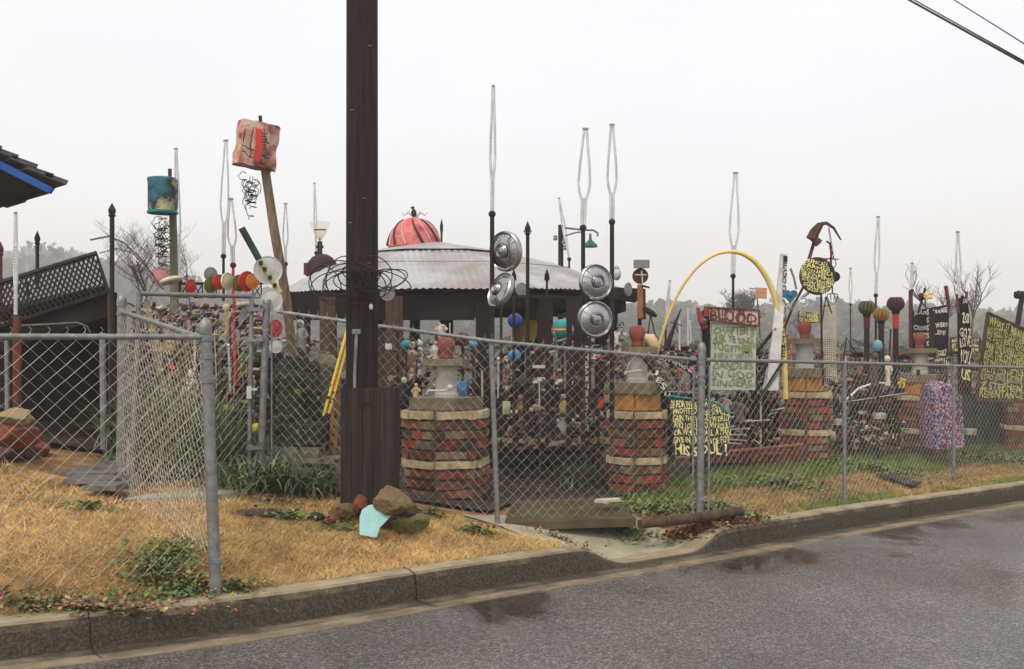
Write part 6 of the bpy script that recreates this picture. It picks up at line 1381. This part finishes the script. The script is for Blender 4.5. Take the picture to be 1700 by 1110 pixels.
for k, (a, b, c, Y) in enumerate(((835, 1000, 762, 8.0), (850, 1010, 790, 7.6))): solo(px_tube([(a, c, Y), (b, c-4, Y+.1)], .03, 4), 'timber_edging', ['upper', 'lower'][k]+' dark timber edging behind the centre fence panel', 'timber', wooddk)
# --- second pillar company
m = MB(); m.tube([P(1028, 590, 7.95), P(1022, 575, 7.95), P(1026, 558, 7.95), P(1038, 550, 7.95)], [.02, .045, .06, .03], 10); solo(m, 'shell_ornament', 'speckled grey shell ornament on the second pillar slab, left', 'ornament', spotw, smooth=50)
m = MB(); m.tube([P(1070, 558, 8.0), P(1080, 562, 8.0), P(1088, 574, 8.0), P(1089, 590, 8.0)], [.02, .05, .04, .012], 10); solo(m, 'horn_ornament', 'cream and orange horn ornament on the second pillar slab, right', 'ornament', pm('horn', (.6, .5, .33), (.5, .28, .12), scale=7), smooth=50)
m = px_tube([(1036, 618, 7.9), (1064, 614, 7.9)], .006); m.tube([P(1036, 622, 7.9), P(1046, 600, 7.9)], .004, 4); solo(m, 'metal_rod', 'bright metal rod leaning on the second pillar neck', 'rod', whitep)
m = MB(); m.tube([P(1068, 510, 8.7), P(1082, 520, 8.7), P(1090, 525, 8.7)], [.02, .03, .012], 6); m.tube([P(1080, 522, 8.7), P(1072, 580, 8.7)], .006, 5); m.tube([P(1080, 522, 8.7), P(1092, 575, 8.7)], .006, 5); solo(m, 'insect_sculpture', 'thin black long-legged scrap insect right of the tin robot', 'sculpture', black)
m = MB(); m.tube([P(1131, 512, 9), P(1118, 545, 9), P(1108, 575, 9)], [.005, .016, .028], 7); m.tube([P(1113, 535, 9), P(1132, 540, 9)], .005, 5); m.tube([P(1118, 530, 9), P(1126, 552, 9)], .005, 5); solo(m, 'driftwood_spike', 'black spiky branch sculpture inside the yellow arch', 'sculpture', black)
for k, (px, pb, pt, Y) in enumerate(((1142, 600, 510, 10), (1128, 600, 530, 10.5))): solo(px_tube([(px, pb, Y), (px, pt, Y)], .010, 6), 'white_stake', ['right white stake inside the yellow arch', 'left white stake inside the yellow arch'][k], 'stake', whiteb)
block('brick_bench', 'distant red and grey bench wall behind the yellow arch', 'bench', 1105, 1170, 570, 590, 11.5, pm('bench', (.3, .2, .18), (.18, .06, .05), scale=4), .3)
# --- around the third pillar
m = MB()
for k in range(7):
    c = (1262+(k % 3)*14, 595+(k//3)*18); m.tube([P(c[0]+(2+t*.9)*math.cos(t), c[1]+(2+t*.9)*math.sin(t), 9.4) for t in [i*.5 for i in range(14)]], .004, 4)
solo(m, 'scroll_ironwork', 'white scrollwork swirls between the green panel and white plank', 'ironwork', spotw)
block('black_board', 'black panel behind the white scrollwork', 'panel', 1254, 1292, 585, 650, 9.6, blackw, .03)
for k, pts in enumerate(([(1252, 590, 9), (1288, 545, 9)], [(1245, 650, 9), (1283, 590, 9)], [(1258, 668, 8.9), (1300, 600, 8.9)])): solo(px_tube(pts, .016, 5), 'dark_timber', ['upper', 'middle', 'lower'][k]+' slanting dark timber left of the white plank', 'timber', wooddk)
m = MB(); m.tube([P(1255, 560, 9.6), P(1272, 580, 9.5), P(1262, 600, 9.5)], .01, 5)
for k in range(5): m.tube([P(1260+k*7, 600, 9.7), P(1258+k*8, 575+k*2, 9.7)], .006, 4)
solo(m, 'rib_frame', 'grey rib-like frame right of the green panel', 'frame', greyw)
for k, (px, py, w, h, Y, mt) in enumerate(((1398, 668, 36, 52, 10.3, chromed), (1437, 650, 34, 42, 10.8, rubber), (1476, 655, 40, 50, 10.9, chromed), (1420, 612, 30, 30, 11.5, rubber), (1555, 615, 30, 30, 12, chromed))):
    if k in (0, 2): continue
    wheel(px, py, w, h, Y, ['silver bicycle wheel right of the third pillar', 'black wheel between the two silver bicycle wheels', 'silver bicycle wheel left of the fourth pillar', 'black wheel seen over the right fence rail', 'silver wheel right of the fourth pillar neck'][k], rimm=mt)
wheel(1502, 602, 22, 24, 11.2, 'small black tyre left of the fourth pillar neck', rimm=rubber, tube=.03)
bk = thing('bicycle', 'silver framed bicycle lying between the third and fourth pillars', 'bicycle', P(1440, 700, 10.6)); wheel(1398, 668, 40, 54, 10.3, '', par=bk); wheel(1478, 655, 44, 54, 10.9, '', par=bk)
MB().tube([P(1400, 668, 10.5), P(1425, 645, 10.5), P(1452, 635, 10.5), P(1470, 636, 10.5)], .012, 6).build('frame_tube', whiteb, bk)
MB().tube([P(1446, 632, 10.5), P(1447, 655, 10.5), P(1460, 678, 10.5)], .010, 6).build('fork', chromed, bk); MB().tube([P(1395, 668, 10.45), P(1505, 652, 10.8)], .006, 5).build('brake_cable', whiteb, bk)
m = MB()
for k in range(12): m.ball(P(1497+R.uniform(-5, 5), 633+R.uniform(-4, 10), 10.7), .016, 6)
solo(m, 'yellow_flowers', 'small yellow flower bunch at the left edge of the fourth pillar', 'flowers', yellow)
for k in range(13):
    px = 1345+k*12.5; px = px if px < 1500 else 1600+(px-1500)*.6; Y = 9.9+k*.08; 
    lathe_at('clay_shard', 'broken pinkish clay pot in the row of pots behind the right fence', 'pot', px, 742-k*.6+R.uniform(-12, 4), Y, [(3, 0), (5+R.random()*2, 4), (6+R.random()*2, 9+R.random()*4), (4, 14+R.random()*4)], [terrac, spot, litter_m, ivory][k % 4], 9, .15)['group'] = 'broken clay pots behind the right fence'
for k, (px, py, Y) in enumerate(((1392, 700, 9.9), (1460, 690, 10.2), (1610, 716, 11))): block('white_scrap_block', ['white scrap block right of the third pillar', 'white scrap strip under the bicycle frame', 'white barred crate right of the pink mosaic mound'][k], 'block', px-8, px+8, py-5, py+5, Y, litter_m, .1)
m = MB(); m.box(P(1500, 700, 10.6), (.02, .02, .02)); solo(m, 'white_stone', 'little white stone set in the fourth brick pillar', 'stone', whitep)
# small scrap heap at low centre right
for k in range(7):
    px0 = 1180+R.uniform(0, 50); solo(px_tube([(px0, 735-k*7, 8.9), (px0+R.uniform(30, 60), 738-k*8+R.uniform(-6, 6), 9.0)], .008, 5), 'broken_stick', 'broken white slat lying in the heap right of the black scripture sign', 'slat', litter_m, group='broken white slats heaped right of the scripture sign')
# thin stakes in the crowd
rs = random.Random(21)
cols_ = [rust, black, greyw, whiteb, maroon, wooddk, ivory, terrac]

for k in range(150):
    z_ = rs.choice([(225, 430), (225, 430), (225, 430), (660, 960), (1000, 1175), (1250, 1330), (1385, 1500), (1550, 1700)]); px = rs.uniform(*z_); Y = float(np.interp(px, [600, 1165, 1400, 1700], [8.2, 9.0, 10.6, 12.4]))+rs.uniform(0, 3) if px > 500 else rs.uniform(7.6, 9.0); t = rs.uniform(515, 640)+ (20 if px > 900 else 0); g_ = gbase(px, Y); top_ = P(px+rs.uniform(-9, 9), t, Y)
    m = MB(); m.tube([g_, top_], rs.uniform(.005, .011), 5); hd = rs.random(); mat_ = rs.choice(cols_)
    if hd < .35: m.ball(top_, rs.uniform(.012, .022), 6)
    elif hd < .5: m.tube([top_-Vector((.04, 0, .03)), top_+Vector((.04, 0, -.03))], .006, 4)
    solo(m, 'garden_stake', 'thin scrap stake standing in the crowd of garden ornaments behind the fence', 'stake', mat_, group='thin scrap stakes crowded behind the fence')
# uncountable scraps that fill the garden floor and shelves
scrapM = pm('scrap', (1, 1, 1), (.6, .6, .6), scale=12, rough=.7, attr=True, bump=.3)
def scraps(name, lab, zones, seed):
    rs = random.Random(seed); m = MB(); pal = [(.55, .5, .44), (.3, .08, .06), (.06, .04, .03), (.02, .017, .017), (.34, .2, .1), (.45, .3, .23), (.05, .08, .11), (.12, .13, .06), (.03, .025, .02), (.5, .44, .36), (.03, .025, .03), (.25, .09, .06), (.42, .36, .2), (.05, .035, .025), (.03, .02, .02)]
    for (p0, p1, y0, y1, Y0, Y1, n, sz) in zones:
        for i in range(n):
            Y = rs.uniform(Y0, Y1); c = P(rs.uniform(p0, p1), rs.uniform(y0, y1), Y); s = sz*rs.uniform(.4, 1.5); cc = rs.choice(pal); k = rs.uniform(.6, 1.2); m.cur = tuple(v*k for v in cc)
            M = Matrix.Rotation(rs.uniform(0, 6), 3, 'Z') @ Matrix.Rotation(rs.uniform(0, 6), 3, 'X'); q = rs.random()
            if q < .45: m.box(c, (s*rs.uniform(.3, 1.6), s*.4, s*rs.uniform(.2, .8)), M=M)
            elif q < .93: m.tube([c, c+M @ Vector((s*.9, 0, s*.6)), c+M @ Vector((s*1.5, s*.5, -s*.3))], s*.13, 4)
            else: m.ball(c, s*.4, 6, sz=rs.uniform(.6, 1.3))
    o = m.build(name, scrapM); tag(o, lab, 'scrap', kind='stuff')
scraps('scrap_heap', 'dense jumble of small scraps and toys behind the walk gate', [(222, 440, 505, 700, 7.7, 9.0, 1500, .045), (222, 440, 640, 745, 7.5, 8.5, 300, .06)], 1)
scraps('scrap_heap', 'dense jumble of small scraps behind the fence around the pavilion', [(640, 1000, 560, 720, 9.0, 12.5, 900, .06), (840, 1000, 680, 745, 8.4, 9.0, 350, .06), (460, 560, 560, 700, 9, 12, 200, .06)], 2)
scraps('scrap_heap', 'dense jumble of small scraps behind the second pillar and arch', [(1000, 1175, 575, 660, 8.7, 11.5, 650, .055), (1170, 1300, 640, 740, 9.0, 9.25, 160, .05)], 3)
scraps('scrap_heap', 'dense jumble of small scraps behind the right fence', [(1250, 1700, 585, 660, 10.8, 14, 800, .06), (1385, 1500, 700, 748, 10, 10.8, 240, .06), (1385, 1500, 620, 700, 10.9, 11.3, 260, .06)], 4)
# ------------------------------------------------------------------ bare trees
def tree(px, pb, Y, H, lab, seed, spread=.6, r0=.05, levels=5, tint=twig, lean=0, nb=3):
    rs = random.Random(seed); b = Vector((XX(px, Y), Y, ZZ(pb, Y))); o = thing('bare_tree', lab, 'tree', b); tr_ = MB(); br_ = MB()
    def grow(p, d, L, r, lv):
        pts = [p]; q = p; dd = d.copy(); seg_ = 4
        for i in range(seg_): dd = (dd+Vector((rs.uniform(-1, 1), rs.uniform(-1, 1), rs.uniform(-.4, .6)))*.16).normalized(); q = q+dd*L/seg_; pts.append(q)
        (tr_ if lv == 0 else br_).tube(pts, [r*(1-.4*i/seg_) for i in range(seg_+1)], 5 if lv < 2 else 3, cap=False)
        if lv >= levels: return
        for k in range(nb+(1 if lv else 0)):
            i = rs.randint(1, seg_) if k else seg_; a = rs.uniform(0, 2*PI); t = Vector((math.cos(a), math.sin(a), rs.uniform(.2, 1.0)))
            grow(pts[i], (dd*(1-spread)+t*spread).normalized(), L*rs.uniform(.55, .8), r*.55, lv+1)
    grow(b, Vector((lean, 0, 1)).normalized(), H*.34, r0, 0); tr_.build('trunk', barkm, o); br_.build('branches', tint, o)
tree(250, 560, 9.5, 1.55, 'leafless shrub with tangled twigs behind the blue can post', 1, .65, .014, 5)
tree(225, 560, 10.5, 1.3, 'low leafless shrub left of the blue can post', 2, .75, .013, 5)
tree(318, 540, 10.0, 1.2, 'leafless twiggy shrub between the blue can post and the tall crutch', 3, .6, .011, 5)
tree(1245, 560, 40, 3.0, 'wide grey leafless tree behind the BLOOD board', 4, .75, .14, 5)
tree(1215, 560, 46, 2.8, 'grey leafless tree left of the orange sign, farther back', 14, .75, .12, 5)
tree(1545, 590, 24, 3.0, 'slender pinkish leafless tree above the black lettered board', 5, .5, .05, 4)
tree(1612, 590, 34, 3.8, 'faint thin leafless tree behind the GOD LOVE YOU plank', 6, .4, .06, 4)
tree(1330, 590, 50, 3.0, 'distant leafless tree behind the round sign', 8, .6, .1, 4)
m = px_tube([(150, 398, 9), (180, 392, 9), (205, 402, 9), (235, 430, 9), (270, 480, 9)], .008, 6); m.tube([P(165, 420, 9), P(195, 412, 9), P(220, 420, 9), (XX(270, 9), 9, ZZ(470, 9))], .005, 5); solo(m, 'arching_branch', 'long arching bare branch between the shed post and blue can', 'branch', barkm)
# ------------------------------------------------------------------ haze
hm = bpy.data.materials.new('haze'); hm.use_nodes = True; t_ = hm.node_tree; t_.nodes.clear()
o_ = N(t_, 'ShaderNodeOutputMaterial'); v_ = N(t_, 'ShaderNodeVolumePrincipled'); v_.inputs['Color'].default_value = (1, 1, 1, 1); v_.inputs['Density'].default_value = .0030
v_.inputs['Anisotropy'].default_value = .2
t_.links.new(v_.outputs[0], o_.inputs['Volume'])
m = MB(); m.box((20, 150, 16.5), (760, 480, 37)); hz = m.build('haze', hm); hz['kind'] = 'stuff'; hz['label'] = 'pale winter mist hanging over the garden and the far wood'
sc.cycles.volume_step_rate = 10
sc.cycles.volume_bounces = 2
